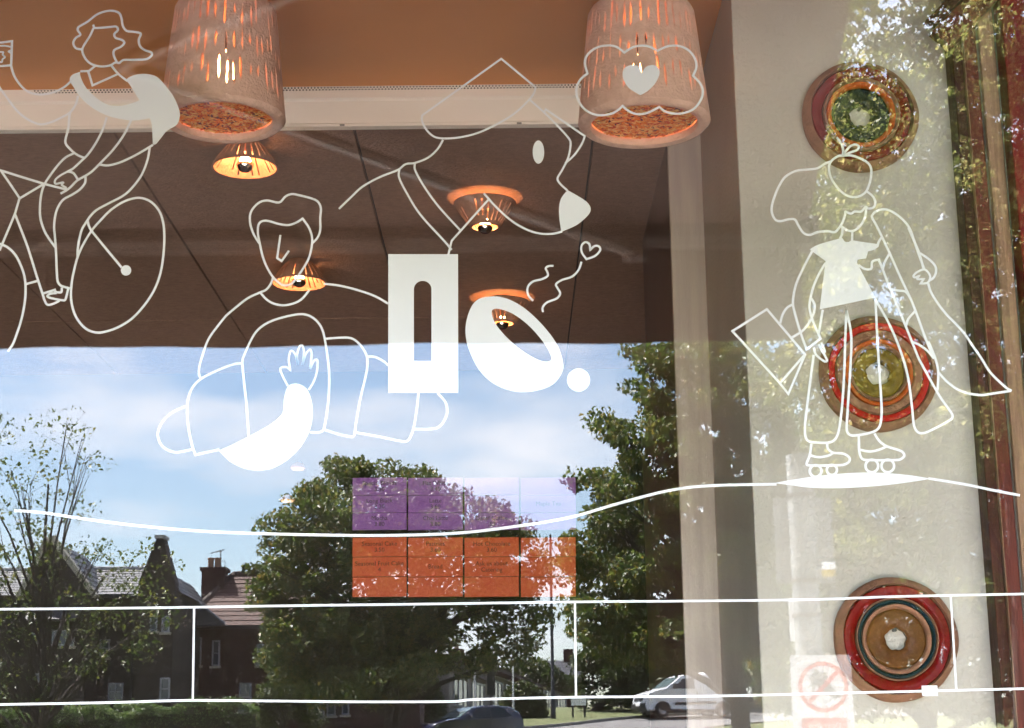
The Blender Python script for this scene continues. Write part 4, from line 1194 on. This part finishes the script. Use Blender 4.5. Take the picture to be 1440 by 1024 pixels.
terrace(0, 632, 684, 70, 82, 946, 951, 905, M['tile_brown'], M['render_white'], 'pale terrace house with brown roof and wide white windows above the blue car', True)
terrace(1, 684, 728, 83, 96, 952, 957, 917, M['slate_lit'], M['render_white'], 'pale terrace house with sun-pale slate roof beside the round bush', True)
terrace(2, 728, 764, 97, 111, 958, 966, 925, M['tile_red'], M['brick'], 'terrace house with red roof crossed by the thin white pole', True)
terrace(3, 764, 797, 112, 128, 967, 975, 935, M['tile_brown'], M['render_white'], 'pale terrace house with brown roof behind the tall black lamp post', True)
Y4 = 135
x4 = px(775, 960, Y4)[0]
fh = thing('far_house', 'dark slate roofed house with white verge far up the hill', 'house', (x4, -Y4, 0))
A, B, C = px(752, 950, Y4), px(822, 950, Y4), px(765, 926, Y4)
MB().box((A[0] - x4, -6, 3), (B[0] - x4, 0, A[1])).build('wall', M['brick'], fh)
courses('slate_course', M['slate'], fh, (A[0] - x4 - .2, .2, A[1]), (B[0] - x4, .2, A[1]), (B[0] - x4, -3, C[1]), (C[0] - x4 - .4, -3, C[1]), 6)
courses('slate_course', M['slate'], fh, (A[0] - x4 - .2, -6.2, A[1]), (B[0] - x4, -6.2, A[1]), (B[0] - x4, -3, C[1]), (C[0] - x4 - .4, -3, C[1]), 6)
mb = MB(); mb.tube([(A[0] - x4 - .1, .2, A[1]), (C[0] - x4 - .4, -3, C[1])], .12, 5); mb.build('verge', M['upvc'], fh)
MB().box((B[0] - x4 - 1.6, -2.6, C[1] - .3), (B[0] - x4 - .8, -3.4, C[1] + .9)).build('chimney', M['brick'], fh)

# ------------------------------------------------------------------ trees and shrubs
def leaf_mesh(cent, size, spread_n, name, m, parent, droop=.35, flat=.6, aspect=.62, pack=None):
    """cent: (N,3) leaf positions -> N small folded leaves"""
    N = len(cent)
    a = rng.uniform(0, 2 * np.pi, N)
    el = rng.normal(-droop, .55, N)
    d = np.stack([np.cos(a) * np.cos(el), np.sin(a) * np.cos(el), np.sin(el)], 1)
    up_ = rng.normal(0, flat, (N, 3)); up_[:, 2] += 1.0
    s = np.cross(d, up_); s /= np.linalg.norm(s, axis=1)[:, None] + 1e-9
    n_ = np.cross(s, d)
    L_ = (size * rng.uniform(.45, 1.45, N))[:, None]
    Wd = L_ * aspect * .5
    p0 = cent - d * L_ * .5
    p1 = cent - d * L_ * .08 + s * Wd + n_ * L_ * .10
    p2 = cent + d * L_ * .5 - n_ * L_ * .12
    p3 = cent - d * L_ * .08 - s * Wd + n_ * L_ * .10
    pm_ = cent + d * L_ * .02
    V = np.stack([p0, p1, p2, p3], 1).reshape(-1, 3)
    base = np.arange(N)[:, None] * 4
    Fc = np.concatenate([base + np.array([[0, 1, 2]]), base + np.array([[0, 2, 3]])], 1).reshape(-1, 3)
    me = bpy.data.meshes.new(name)
    me.vertices.add(len(V)); me.vertices.foreach_set('co', V.ravel().astype(np.float32))
    me.loops.add(Fc.size); me.loops.foreach_set('vertex_index', Fc.ravel().astype(np.int32))
    me.polygons.add(len(Fc))
    me.polygons.foreach_set('loop_start', np.arange(0, Fc.size, 3, dtype=np.int32))
    me.polygons.foreach_set('loop_total', np.full(len(Fc), 3, dtype=np.int32))
    me.update(calc_edges=True)
    me.materials.append(m)
    o = bpy.data.objects.new(name, me)
    return link(o, parent)
def inside(poly, u, v):
    c = False
    n = len(poly)
    for i in range(n):
        (x1, y1), (x2, y2) = poly[i], poly[(i + 1) % n]
        if (y1 > v) != (y2 > v) and u < (x2 - x1) * (v - y1) / (y2 - y1) + x1: c = not c
    return c
def tree(name, label, Y, base_uv, outline, nclump, per, clump_r, leaf, m, barkm, depth, trunk_r, gapf=None, limbs=26, fork=.45, edge=0, droop=.35, top=None, group=None):
    """crown clumps fill the outline seen in the glass, with real depth; limbs run from the trunk to them"""
    us_ = [p[0] for p in outline]; vs_ = [p[1] for p in outline]
    C = []
    for p_ in outline[::1]:
        if edge and random.random() < edge:
            q = street(p_[0], p_[1], Y + random.uniform(-.25, .25) * depth); C.append(q)
    mid = ((min(us_) + max(us_)) / 2, (min(vs_) + max(vs_)) / 2)
    tries = 0
    while len(C) < nclump and tries < 60000:
        tries += 1
        u, v = random.uniform(min(us_), max(us_)), random.uniform(min(vs_), max(vs_))
        if not inside(outline, u, v): continue
        if gapf and random.random() < gapf(u, v): continue
        e = max(0.12, 1 - ((u - mid[0]) / (max(us_) - min(us_)) * 2) ** 2)
        yy = Y + random.gauss(0, .38) * depth * math.sqrt(e)
        C.append(street(u, v, yy))
    gx, gY = street(base_uv[0], base_uv[1], Y).x, Y
    gz = hgt(gx, gY)
    t = thing(name, label, 'tree', (gx, -gY, gz), group)
    O = Vector((gx, -gY, gz))
    topz = max(c.z for c in C) if top is None else top
    cx = sum(c.x for c in C) / len(C)
    tp = []
    Hh = topz - gz
    for k in range(7):
        s = k / 6
        tp.append(Vector(((cx - gx) * s * .7 + .06 * math.sin(s * 5) * Hh * .2, .05 * math.sin(s * 4), Hh * .82 * s)))
    MB().tube([p - Vector((0, 0, .15 if i == 0 else 0)) for i, p in enumerate(tp)], [trunk_r * (1.25 if k == 0 else 1) * (1 - .86 * k / 6) for k in range(7)], 10).build('trunk', barkm, t, smooth=True)
    pick = random.sample(C, min(limbs, len(C)))
    for c in pick:
        c = c - O
        s = max(.30 if name == 'tall_tree' else .12, min(.95, (c.z / Hh) * .72 - .04))
        k = s * 6
        i = min(5, int(k)); p = tp[i].lerp(tp[i + 1], k - i)
        r_ = trunk_r * (1 - .86 * s) * .55
        md = p.lerp(c, .5) + Vector((0, 0, (c - p).length * .10))
        MB().tube([p, p.lerp(md, .5) + Vector((random.uniform(-.1, .1), random.uniform(-.1, .1), .05)), md, md.lerp(c, .55), c], [r_, r_ * .8, r_ * .55, r_ * .35, r_ * .12], 6, cap=False).build('limb', barkm, t, smooth=True)
        for _ in range(2):
            e = c + Vector((random.gauss(0, 1), random.gauss(0, 1), random.gauss(0, .7))) * clump_r
            MB().tube([md.lerp(c, .3), md.lerp(c, .75).lerp(e, .4), e], [r_ * .3, r_ * .18, r_ * .06], 4, cap=False).build('twig', barkm, t)
    cc = np.array([tuple(c - O) for c in C])
    idx = np.repeat(np.arange(len(cc)), per)
    g_ = rng.normal(0, 1, (len(idx), 3))
    g_ /= np.linalg.norm(g_, axis=1)[:, None]
    rad = rng.uniform(.25, 1, len(idx)) ** .6
    sc_ = rng.uniform(.6, 1.25, len(cc))[idx]
    P_ = cc[idx] + g_ * (rad * sc_ * clump_r)[:, None] * np.array([1.15, 1.15, .72])
    leaf_mesh(P_, leaf, per, 'crown', m, t, droop=droop)
    return t
# broad tree in the middle
cen = [(360,815),(357,800),(368,770),(375,740),(402,712),(425,690),(462,680),(473,654),(505,652),(520,662),(545,656),(575,658),(602,672),(640,684),(676,700),(705,722),(736,742),(750,765),(768,790),(775,815),(757,838),(742,852),(760,865),(765,885),(752,905),(735,925),(712,915),(690,935),(655,945),(610,940),(580,970),(520,985),(450,985),(400,965),(385,940),(368,920),(380,895),(385,870),(362,850)]
def cgap(u, v):
    return (.66 if (u > 630 and v > 850) else .22 if (u > 560 and 770 < v < 840) else 0)
tree('broad_tree', 'broad rounded green tree standing in front of the brick houses', 46.5, (548, 1000), cen, 720, 110, .46, .15, M['lf_maple'], M['bark_dark'], 3.6, .30, cgap, 34, edge=.6, group=None)
# tree by the van
rt1 = [(893,492),(940,488),(1010,478),(1060,488),(1100,540),(1112,640),(1108,760),(1100,860),(1110,890),(1080,915),(1010,925),(960,935),(920,930),(880,925),(850,915),(835,900),(812,885),(808,850),(820,820),(800,790),(806,755),(815,735),(850,715),(860,700),(815,682),(812,672),(870,668),(890,655),(850,605),(845,590),(880,600),(905,625),(915,590),(905,555),(888,545),(915,530)]
tree('tall_tree', 'tall full green tree growing beside the white van', 33.0, (1045, 1010), rt1, 700, 110, .33, .125, M['lf_maple'], M['bark_dark'], 3.0, .26, None, 34, edge=.9, droop=.6)
# nearer tree overhanging the pavement
rt2 = [(1170,-260),(1330,-330),(1700,-330),(1780,100),(1720,420),(1600,520),(1440,560),(1400,600),(1330,660),(1280,700),(1200,760),(1120,700),(1080,560),(1060,460),(1080,400),(1110,330),(1120,240),(1150,160),(1165,60),(1185,0),(1150,-120)]
def rgap(u, v):
    return .75 if (1185 < u < 1260 and v < 60) else (.5 if (v > 460) else .0)
tree('street_tree', 'leafy street tree with pale sunlit leaves overhanging the pavement', 15.5, (1560, 1000), rt2, 1000, 90, .24, .085, M['lf_pale'], M['bark'], 2.4, .13, rgap, 14, edge=.5, droop=.5)
tree('back_tree', 'wide hazy green tree filling the slope beyond the white van', 44.0, (1290, 1000), [(1080,700),(1100,620),(1150,570),(1250,540),(1400,560),(1560,600),(1640,800),(1600,1000),(1400,1000),(1200,996),(1100,985),(1060,930),(1085,860)], 900, 110, .62, .19, M['lf_maple'], M['bark_dark'], 4.0, .3, None, 12, edge=.4, droop=.5)
tree('avenue_tree', 'full green tree standing behind the overhanging street tree', 27.0, (1420, 1000), [(1120,330),(1150,200),(1200,110),(1280,150),(1320,60),(1420,30),(1600,60),(1700,300),(1680,600),(1500,660),(1300,650),(1180,620),(1110,560),(1090,440)], 520, 110, .45, .14, M['lf_maple'], M['bark_dark'], 3.0, .2, None, 10, edge=.3, droop=.5)
# birch
bi = [(52,600),(70,588),(95,586),(112,600),(150,622),(142,650),(122,655),(130,690),(125,715),(150,735),(130,770),(165,775),(205,765),(242,790),(215,815),(240,840),(235,870),(200,880),(235,905),(190,930),(130,945),(70,985),(-5,1000),(-60,980),(-60,620),(-20,575),(5,590),(20,650),(40,690),(48,640)]
def bgap(u, v): return .15 if v > 760 else .45
tree('birch_tree', 'sparse slender birch with small leaves before the stone house', 30.5, (50, 1010), bi, 200, 21, .34, .09, M['lf_birch'], M['bark_dark'], 1.9, .12, bgap, 34, edge=.5)
# dark shrubs and trees behind
tree('low_tree', 'low dark bushy tree under the tall tree beside the side street', 84.0, (835, 985), [(812,990),(805,960),(815,925),(840,905),(880,880),(960,860),(1060,860),(1150,880),(1160,996),(1000,1000)], 300, 100, .80, .28, M['lf_dark'], M['bark_dark'], 4.0, .2, None, 10)
tree('garden_tree', 'small rounded tree low in front of the brick house', 52.0, (400, 1010), [(365,985),(372,965),(395,945),(425,955),(445,980),(445,1020),(365,1020)], 40, 110, .40, .12, M['lf_dark'], M['bark_dark'], 1.6, .1, None, 8)
tree('far_tree', 'dark tree between the far house and the terrace roofs', 120.0, (742, 985), [(715,935),(735,925),(760,935),(790,945),(800,965),(720,965)], 30, 90, 1.0, .35, M['lf_dark'], M['bark_dark'], 4.0, .2, None, 6)
def bush(name, label, u0, v0, u1, v1, Y, dep, n, leaf, m, cat='bush', jag=.12):
    a, b = street(u0, v1, Y), street(u1, v0, Y)
    c = Vector(((a.x + b.x) / 2, -Y, hgt(0, Y) - .1))
    rx, rz = (b.x - a.x) / 2, b.z - c.z
    t = thing(name, label, cat, c)
    q = rng.normal(0, 1, (n, 3)); q /= np.linalg.norm(q, axis=1)[:, None]
    q[:, 2] = np.abs(q[:, 2])
    rr = rng.uniform(.72, 1.0 + jag, n)[:, None]
    leaf_mesh(q * rr * np.array([rx, dep, rz]), leaf, 1, 'foliage', m, t)
    for k in range(5):
        an_ = k * 1.26
        MB().tube([(.05 * math.cos(an_), .05 * math.sin(an_), 0), (rx * .3 * math.cos(an_), dep * .3 * math.sin(an_), rz * .4), (rx * .6 * math.cos(an_), dep * .6 * math.sin(an_), rz * .75)], [.05, .035, .012], 5).build('stem', M['bark_dark'], t)
    return t
bush('round_bush', 'round dark green bush at the foot of the terrace', 703, 962, 768, 1012, 79.0, 1.2, 5200, .20, M['lf_dark'])
bush('dark_bush', 'dark bush before the brick house, left of the blue car', 560, 952, 628, 1030, 66.0, 1.2, 5200, .17, M['lf_dark'])
def hedge(label, u0, u1, vt0, vt1, Y, thick, n, leaf):
    a, b = street(u0, vt0, Y), street(u1, vt1, Y)
    gz = hgt(0, Y)
    t = thing('garden_hedge', label, 'hedge', ((a.x + b.x) / 2, -Y, gz))
    P_ = []
    for _ in range(n):
        s = random.random()
        x = a.x + (b.x - a.x) * s - (a.x + b.x) / 2
        h_ = (a.z + (b.z - a.z) * s) - gz
        h_ += .10 * math.sin(x * 2.1) + .07 * math.sin(x * 5.3 + 1)
        if random.random() < .5: p = (x, random.uniform(-thick, thick), h_ + random.gauss(0, .05))
        else: p = (x, (thick if random.random() < .8 else -thick) + random.gauss(0, .06), random.uniform(0, h_))
        P_.append(p)
    leaf_mesh(np.array(P_), leaf, 1, 'foliage', M['lf_hedge'], t)
    MB().box((-(b.x - a.x) / 2 + .1, -thick + .12, .02), ((b.x - a.x) / 2 - .1, thick - .12, min(a.z, b.z) - gz - .25)).build('inner_branches', M['bark_dark'], t)
    return t
hedge('long clipped green hedge with sunlit top in front of the stone house', -60, 205, 1004, 1000, 43.0, .5, 15000, .075)
hedge('taller dark green hedge end beside the brick house', 165, 362, 993, 991, 43.6, .5, 11000, .075)

# ------------------------------------------------------------------ side street, kerb, signs, posts
def onroad(uvs): return [skid(*q) for q in uvs]
K1 = skid(862, 1013); 
ribbon('side_street', cat([(-30, 57.0), (-8, 60.2), (-1, 63.5), (4.0, 68.6), (8.0, 74.0), (14.0, 77.6), (24, 79.8), (45, 81.8)], False, 5), 6.0, M['asphalt'])
def kerb_line(name, pts):
    P = []
    for (a, b) in zip(pts[:-1], pts[1:]):
        n = max(2, int(math.hypot(b[0] - a[0], b[1] - a[1]) / .9))
        P += [(a[0] + (b[0] - a[0]) * k / n, a[1] + (b[1] - a[1]) * k / n) for k in range(n)]
    P.append(pts[-1])
    vs, fs = [], []
    for i, p in enumerate(P):
        q0, q1 = P[max(i - 1, 0)], P[min(i + 1, len(P) - 1)]
        dx, dy = q1[0] - q0[0], q1[1] - q0[1]; l = math.hypot(dx, dy)
        nx_, ny_ = -dy / l * .07, dx / l * .07
        z = hgt(*p)
        for sg in (-1, 1):
            vs += [(p[0] + nx_ * sg, -(p[1] + ny_ * sg), z - .05), (p[0] + nx_ * sg, -(p[1] + ny_ * sg), z + .15)]
    for i in range(len(P) - 1):
        a, b = 4 * i, 4 * (i + 1)
        fs += [(a, b, b + 1, a + 1), (a + 1, b + 1, b + 3, a + 3), (a + 3, b + 3, b + 2, a + 2)]
    mb = MB(); mb.add(vs, fs)
    return tag(mb.build(name, M['kerb']), kind='structure')
kerb_line('kerb_side_street', cat([(-9.2, 63.3), (-2.8, 66.1), (1.8, 70.8), (5.8, 76.3), (13.0, 80.8), (24, 83.1), (45, 85.1)], False, 5))

def post_at(u, v, Y=None):
    x, Yh = skid(u, v)
    return x, Yh
# tall black lamp post
x, Yl = skid(778, 1010)
lp = thing('lamp_post', 'tall slim black lamp post with hanging lantern on the grass verge', 'lamp post', (x, -Yl, hgt(x, Yl)))
zt = street(774, 752, Yl).z - hgt(x, Yl)
MB().tube([(0, 0, -.1), (0, 0, 1.2), (0, 0, 1.25), (0, 0, zt)], [.13, .12, .085, .055], 12).build('pole', M['iron'], lp, smooth=True)
sx = (street(802, 790, Yl) - street(775, 790, Yl)).x
za = street(790, 786, Yl).z - hgt(x, Yl)
MB().tube([(0, 0, za), (sx, 0, za)], .03, 8).build('arm', M['iron'], lp)
zc = street(779, 760, Yl).z - hgt(x, Yl)
MB().tube([(.02, 0, zc), (.1, 0, zc - .45), (.3, 0, zc - .8), (sx * .5, 0, za + .03)], .018, 6).build('scroll', M['iron'], lp)
MB().tube([(-.1, 0, zc), (.16, 0, zc)], .025, 6).build('cross_bar', M['iron'], lp)
MB().lathe([(.0005, za - .1), (.05, za - .1), (.06, za - .28), (.12, za - .5), (.30, za - .72), (.30, za - .76), (.10, za - .74), (.0005, za - .74)], 16, 'z', (sx, 0, 0)).build('lantern', M['iron'], lp, smooth=True)
MB().ball((sx, 0, za - .77), .13, 12, 8, .9).build('lantern_glass', M['lamp_glass'], lp, smooth=True)
# traffic light
x, Yl = -.95, 63.0
tl = thing('traffic_light', 'black traffic light seen from behind, beside the dark blue car', 'traffic light', (x, -Yl, hgt(x, Yl)))
zt = street(693, 943, Yl).z - hgt(x, Yl)
MB().tube([(0, 0, -.1), (0, 0, zt - .1)], .06, 10).build('pole', M['iron'], tl)
hd = MB().box((-.16, -.1, zt - .95), (.16, .12, zt)).build('signal_head', M['iron'], tl, bevel=.02)
for k in range(3):
    MB().lathe([(.11, -.1), (.12, -.1), (.12, -.30), (.11, -.30)], 14, 'y', (0, 0, zt - .17 - k * .3)).build('hood', M['iron'], hd)
# white poles
for u, vb, vt, Y, lab in ((668, 1010, 928, 66.0, 'thin pale pole left of the traffic light'), (722, 1008, 926, 73.0, 'thin white pole in front of the round bush')):
    p = street(u, vb, Y)
    z0 = hgt(p.x, Y)
    t = thing('thin_pole', lab, 'pole', (p.x, -Y, z0), 'thin poles by the junction')
    z1 = street(u, vt, Y).z - z0
    MB().tube([(0, 0, -.1), (0, 0, z1)], .042, 8).build('pole', M['white_paint'], t)
    MB().ball((0, 0, z1), .05, 8, 6).build('cap', M['galv'], t)
# low street name sign
x, Yl = skid(814, 1008)
sg = thing('street_sign', 'small white street name plate on two short black posts', 'sign', (x, -Yl, hgt(x, Yl)))
for dx in (-.28, .28):
    MB().box((dx - .05, -.05, -.1), (dx + .05, .05, .95)).build('post', M['iron'], sg)
MB().box((-.36, .05, .52), (.36, .075, .98)).build('plate', M['white_paint'], sg)

# pavement post with the "Don't drop" sign facing the shop
YP = 4.3
pb = street(1143, 1010, YP)
pp = thing('sign_post', 'grey steel pavement post with banded plates facing the shop window', 'post', (pb.x, -YP, 0))
pt = street(1143, 640, YP).z
MB().tube([(0, 0, -.05), (0, 0, pt)], .06, 16).build('pole', M['galv'], pp, smooth=True)
def S(u, v): 
    p = street(u, v, YP)
    return p.x - pb.x, p.z
def plate(name, u0, v0, u1, v1, y0, y1, m, parent=pp):
    a, b = S(u0, v1), S(u1, v0)
    return MB().box((a[0], y0, a[1]), (b[0], y1, b[1])).build(name, m, parent, bevel=.002)
plate('plate', 1097, 696, 1173, 818, -.080, -.072, M['galv'])
plate('plate', 1116, 838, 1157, 900, -.080, -.072, M['white_paint'])
for v in (697, 817, 866):
    z = S(1143, v)[1]
    MB().lathe([(.0615, z - .01), (.067, z - .008), (.067, z + .008), (.0615, z + .01)], 20).build('band', M['alu'], pp, smooth=True)
plate('label_plate', 1152, 792, 1171, 803, .066, .069, M['white_paint'])
plate('label_plate', 1152, 803.5, 1171, 813, .066, .069, M['yellow'])
nt_ = thing('notice', 'small white prohibition notice with red ring and shoe, reading Don\'t drop', 'sign', (pb.x, -YP + .07, 0))
def disc_pts(cx, cz, r_, n=40): return [(cx + r_ * math.cos(2 * math.pi * k / n), cz + r_ * math.sin(2 * math.pi * k / n)) for k in range(n)]
a, b = S(1114, 1060), S(1192, 922)
rc = .012
outl = []
for (cx, cz, a0) in ((b[0] - rc, b[1] - rc, 0), (a[0] + rc, b[1] - rc, 90), (a[0] + rc, a[1] + rc, 180), (b[0] - rc, a[1] + rc, 270)):
    outl += [(cx + rc * math.cos(R(a0 + k * 18)), cz + rc * math.sin(R(a0 + k * 18))) for k in range(6)]
mb = MB(); mb.prism([(x_, 0, z_) for x_, z_ in outl], (0, .003, 0)); mb.build('plate', M['sign_white'], nt_)
cx, cz = S(1154, 967); r_ = (b[0] - a[0]) * .41
ringm = MB()
ringm.lathe([(r_, .0035), (r_, .0045), (r_ * .84, .0045), (r_ * .84, .0035)], 48, 'y', (cx, 0, cz), closed=True); ringm.build('ring', M['sign_red'], nt_)
def SP(u, v):
    q = S(u, v); return (q[0], 0, q[1])
sl = Vector((1, 0, 1)).normalized(); sn = Vector((-1, 0, 1)).normalized() * r_ * .085
c_ = Vector((cx, .0052, cz))
mb = MB(); mb.prism([c_ - sl * r_ * .9 - sn, c_ + sl * r_ * .9 - sn, c_ + sl * r_ * .9 + sn, c_ - sl * r_ * .9 + sn], (0, .0008, 0)); mb.build('slash', M['sign_red'], nt_)
shoe = [(1134,955),(1144,942),(1150,947),(1160,947),(1160,955),(1164,964),(1172,973),(1178,979),(1178,982),(1168,983),(1160,977),(1152,972),(1143,965),(1141,978),(1138,978),(1138,962)]
mb = MB(); mb.prism([Vector(SP(*q)) + Vector((0, .0036, 0)) for q in shoe], (0, .0008, 0)); mb.build('shoe_symbol', M['sign_grey'], nt_)
a, b = S(1126, 1056), S(1187, 1010)
MB().box((a[0], .0032, a[1]), (b[0], .0042, b[1])).build('red_panel', M['sign_red'], nt_)
tx = S(1156, 1021)
text_mesh("Don't drop", .031, M['white_paint'], 'lettering', nt_, (tx[0], .0049, tx[1]), (R(90), 0, R(180)))

# ------------------------------------------------------------------ vehicles
def vehicle(name, label, cat, loc, rz, prof, hwf, paint, wheels, wr, glass, extras, z_tilt=0.0):
    t = thing(name, label, cat, loc, None, rz)
    t.rotation_euler = (0, z_tilt, rz)
    n = len(prof)
    def hw(x, z): return hwf(x, z)
    # body shell: profile in x-z, with tumblehome and pinched ends
    cols = [-1, -.93, .93, 1]
    vs, fs = [], []
    for c in cols:
        ins = .05 if abs(c) == 1 else 0
        cx_ = sum(p[0] for p in prof) / n; cz_ = sum(p[1] for p in prof) / n
        for x, z in prof:
            xx = x + (cx_ - x) * ins * .5; zz = z + (cz_ - z) * ins * .9
            vs.append((xx, c * hw(x, z), zz))
    for s in range(3):
        for i in range(n):
            j = (i + 1) % n
            fs.append((s * n + i, s * n + j, (s + 1) * n + j, (s + 1) * n + i))
    tri = tessellate_polygon([[Vector((p[0], 0, p[1])) for p in prof]])
    fs += [tuple(q) for q in tri] + [tuple(3 * n + i for i in reversed(q)) for q in tri]
    mb = MB(); mb.add(vs, fs); body = mb.build('body', paint, t, smooth=True)
    def side(name_, poly, m, out=.012, parent=t, both=True, th=.01):
        for sgn in ((-1, 1) if both else (1,)):
            P = [Vector((x, sgn * (hw(x, z) + out - th), z)) for x, z in poly]
            mb = MB(); mb.prism(P, (0, sgn * th, 0)); mb.build(name_, m, parent)
    def across(name_, pts, m, half, th=.014, parent=t):       # strip over the width following profile points
        P = [Vector((x, 0, z)) for x, z in pts]
        vs_, fs_ = [], []
        for i, p in enumerate(P):
            tdir = (P[min(i + 1, len(P) - 1)] - P[max(i - 1, 0)]).normalized()
            nn = Vector((-tdir.z, 0, tdir.x))
            if nn.x * (-1) + nn.z * .6 < 0: nn = -nn
            hh = half if not callable(half) else half(p.x, p.z)
            for yy in (-hh, hh):
                vs_ += [tuple(p + Vector((0, yy, 0))), tuple(p + nn * th + Vector((0, yy, 0)))]
        for i in range(len(P) - 1):
            a, b = 4 * i, 4 * i + 4
            fs_ += [(a + 1, a + 3, b + 3, b + 1), (a, a + 1, b + 1, b), (a + 2, b + 2, b + 3, a + 3)]
        fs_ += [(0, 2, 3, 1), (len(vs_) - 4, len(vs_) - 3, len(vs_) - 1, len(vs_) - 2)]
        mb = MB(); mb.add(vs_, fs_); mb.build(name_, m, parent)
    for wx in wheels:
        for sgn in (-1, 1):
            y_ = sgn * (hw(wx, .4) - .10)
            w = MB().lathe([(wr * .62, -.1), (wr * .9, -.11), (wr, -.07), (wr, .07), (wr * .9, .11), (wr * .62, .1)], 26, 'y', (wx, y_, wr), closed=True).build('wheel', M['tyre'], t, smooth=True)
            MB().lathe([(.0005, sgn * .07), (wr * .25, sgn * .085), (wr * .6, sgn * .09), (wr * .62, sgn * .06), (wr * .62, -sgn * .06), (.0005, -sgn * .06)], 18, 'y', (wx, y_, wr)).build('rim', M['rim'], w, smooth=True)
            arc = [(wx + wr * 1.2 * math.cos(k * math.pi / 12), wr + wr * 1.2 * math.sin(k * math.pi / 12)) for k in range(13)]
            arc = [(x_, max(z_, .24)) for x_, z_ in arc]
            P = [Vector((x_, sgn * (hw(x_, z_) + .004), z_)) for x_, z_ in arc]
            mb = MB(); mb.prism(P, (0, -sgn * .02, 0)); mb.build('wheel_arch', M['black_plastic'], t)
    extras(side, across, t)
    return t
# white van: front is at x = 0, nose turned to the left and to the shop
van_prof = [(.06, .30), (.0, .45), (.0, .72), (.05, .90), (.16, 1.0), (.55, 1.12), (.95, 1.22), (1.30, 1.46), (1.66, 1.72), (1.95, 1.81), (2.4, 1.845), (3.4, 1.85), (4.15, 1.82), (4.30, 1.74), (4.38, 1.2), (4.40, .55), (4.34, .30)]
def van_hw(x, z): return (.88 - max(0, z - 1.0) * .13) * (1 - .16 * max(0, 1 - x / .7) ** 2)
def van_extras(side, across, t):
    across('windscreen', [(1.0, 1.255), (1.30, 1.46), (1.62, 1.69)], M['screen_glass'], lambda x, z: van_hw(x, z) - .08)
    side('side_window', [(1.32, 1.22), (1.78, 1.62), (2.30, 1.66), (2.32, 1.20)], M['car_glass'])
    side('rub_strip', [(1.35, .52), (3.30, .58), (3.30, .68), (1.35, .62)], M['black_plastic'])
    side('door_line', [(2.42, .38), (2.44, .38), (2.44, 1.7), (2.42, 1.7)], M['black_plastic'], .006)
    side('sill_trim', [(.95, .26), (3.3, .26), (3.3, .34), (.95, .34)], M['black_plastic'])
    across('bumper', [(.07, .26), (-.01, .42), (-.012, .60)], M['black_plastic'], .80, .03)
    across('grille', [(.0, .72), (.03, .86)], M['black_plastic'], .50, .02)
    across('number_plate', [(-.012, .50), (-.012, .60)], M['white_paint'], .26, .04)
    for s in (-1, 1):
        mb = MB(); mb.prism([(-.005, s * .52, .74), (.10, s * .74, .80), (.40, s * .80, 1.04), (.14, s * .62, .97)], (-.012, 0, .012)); mb.build('headlight', M['lamp_glass'], t)
        MB().box((1.28, s * .86, 1.2), (1.40, s * 1.04, 1.42)).build('door_mirror', M['black_plastic'], t, bevel=.03)
    MB().box((3.0, -.3, 1.85), (3.5, .3, 1.93)).build('roof_vent', M['white_paint'], t, bevel=.02)
vx, vY = skid(905, 1011)
vz = hgt(vx, vY)
vehicle('delivery_van', 'white small delivery van driving out of the side street', 'van', (vx - .25, -(vY - .6), vz + .02), -R(17), van_prof, van_hw, M['van_white'], (.78, 3.62), .31, None, van_extras).scale = (1.05, 1.1, 1.08)
car_prof = [(.08, .28), (.0, .45), (.02, .66), (.12, .76), (.6, .90), (1.08, .98), (1.45, 1.20), (1.80, 1.38), (2.2, 1.45), (2.8, 1.455), (3.35, 1.40), (3.72, 1.18), (3.86, .95), (3.90, .60), (3.84, .30)]
def car_hw(x, z): return (.86 - max(0, z - .85) * .30) * (1 - .18 * max(0, 1 - x / .7) ** 2) * (1 - .10 * max(0, (x - 3.3) / .6) ** 2)
def car_extras(side, across, t):
    across('windscreen', [(1.12, 1.01), (1.45, 1.215), (1.76, 1.37)], M['screen_glass'], lambda x, z: car_hw(x, z) - .05)
    across('bonnet_line', [(.14, .775), (.15, .785)], M['black_plastic'], .7, .006)
    side('side_window', [(1.42, .98), (1.86, 1.33), (2.38, 1.375), (2.40, .98)], M['car_glass'])
    side('side_window', [(2.46, .98), (2.44, 1.375), (2.95, 1.36), (3.35, 1.06)], M['car_glass'])
    side('door_line', [(2.42, .34), (2.44, .34), (2.44, .97), (2.42, .97)], M['black_plastic'], .006)
    across('grille', [(.0, .48), (.01, .62)], M['black_plastic'], .45, .02)
    across('bumper', [(.09, .25), (.0, .40)], M['black_plastic'], .72, .025)
    across('number_plate', [(-.005, .44), (-.002, .54)], M['white_paint'], .25, .03)
    for s in (-1, 1):
        mb = MB(); mb.prism([(.0, s * .45, .60), (.10, s * .70, .62), (.42, s * .78, .84), (.14, s * .58, .74)], (-.012, 0, .012)); mb.build('headlight', M['lamp_glass'], t)
        MB().box((1.45, s * .80, .96), (1.58, s * 1.0, 1.10)).build('door_mirror', M['car_blue'], t, bevel=.03)
    mb = MB(); mb.tube([(1.2, .1, 1.075), (1.5, .45, 1.26)], .012, 5); mb.build('wiper', M['black_plastic'], t)
cxY = 60.5
cp = street(668, 1024, cxY)
vehicle('hatchback_car', 'dark blue hatchback car on the side street beside the traffic light', 'car', (cp.x - 1.9, -cxY + .3, hgt(cp.x, cxY) + .03), -R(30), car_prof, car_hw, M['car_blue'], (.72, 3.15), .30, None, car_extras)
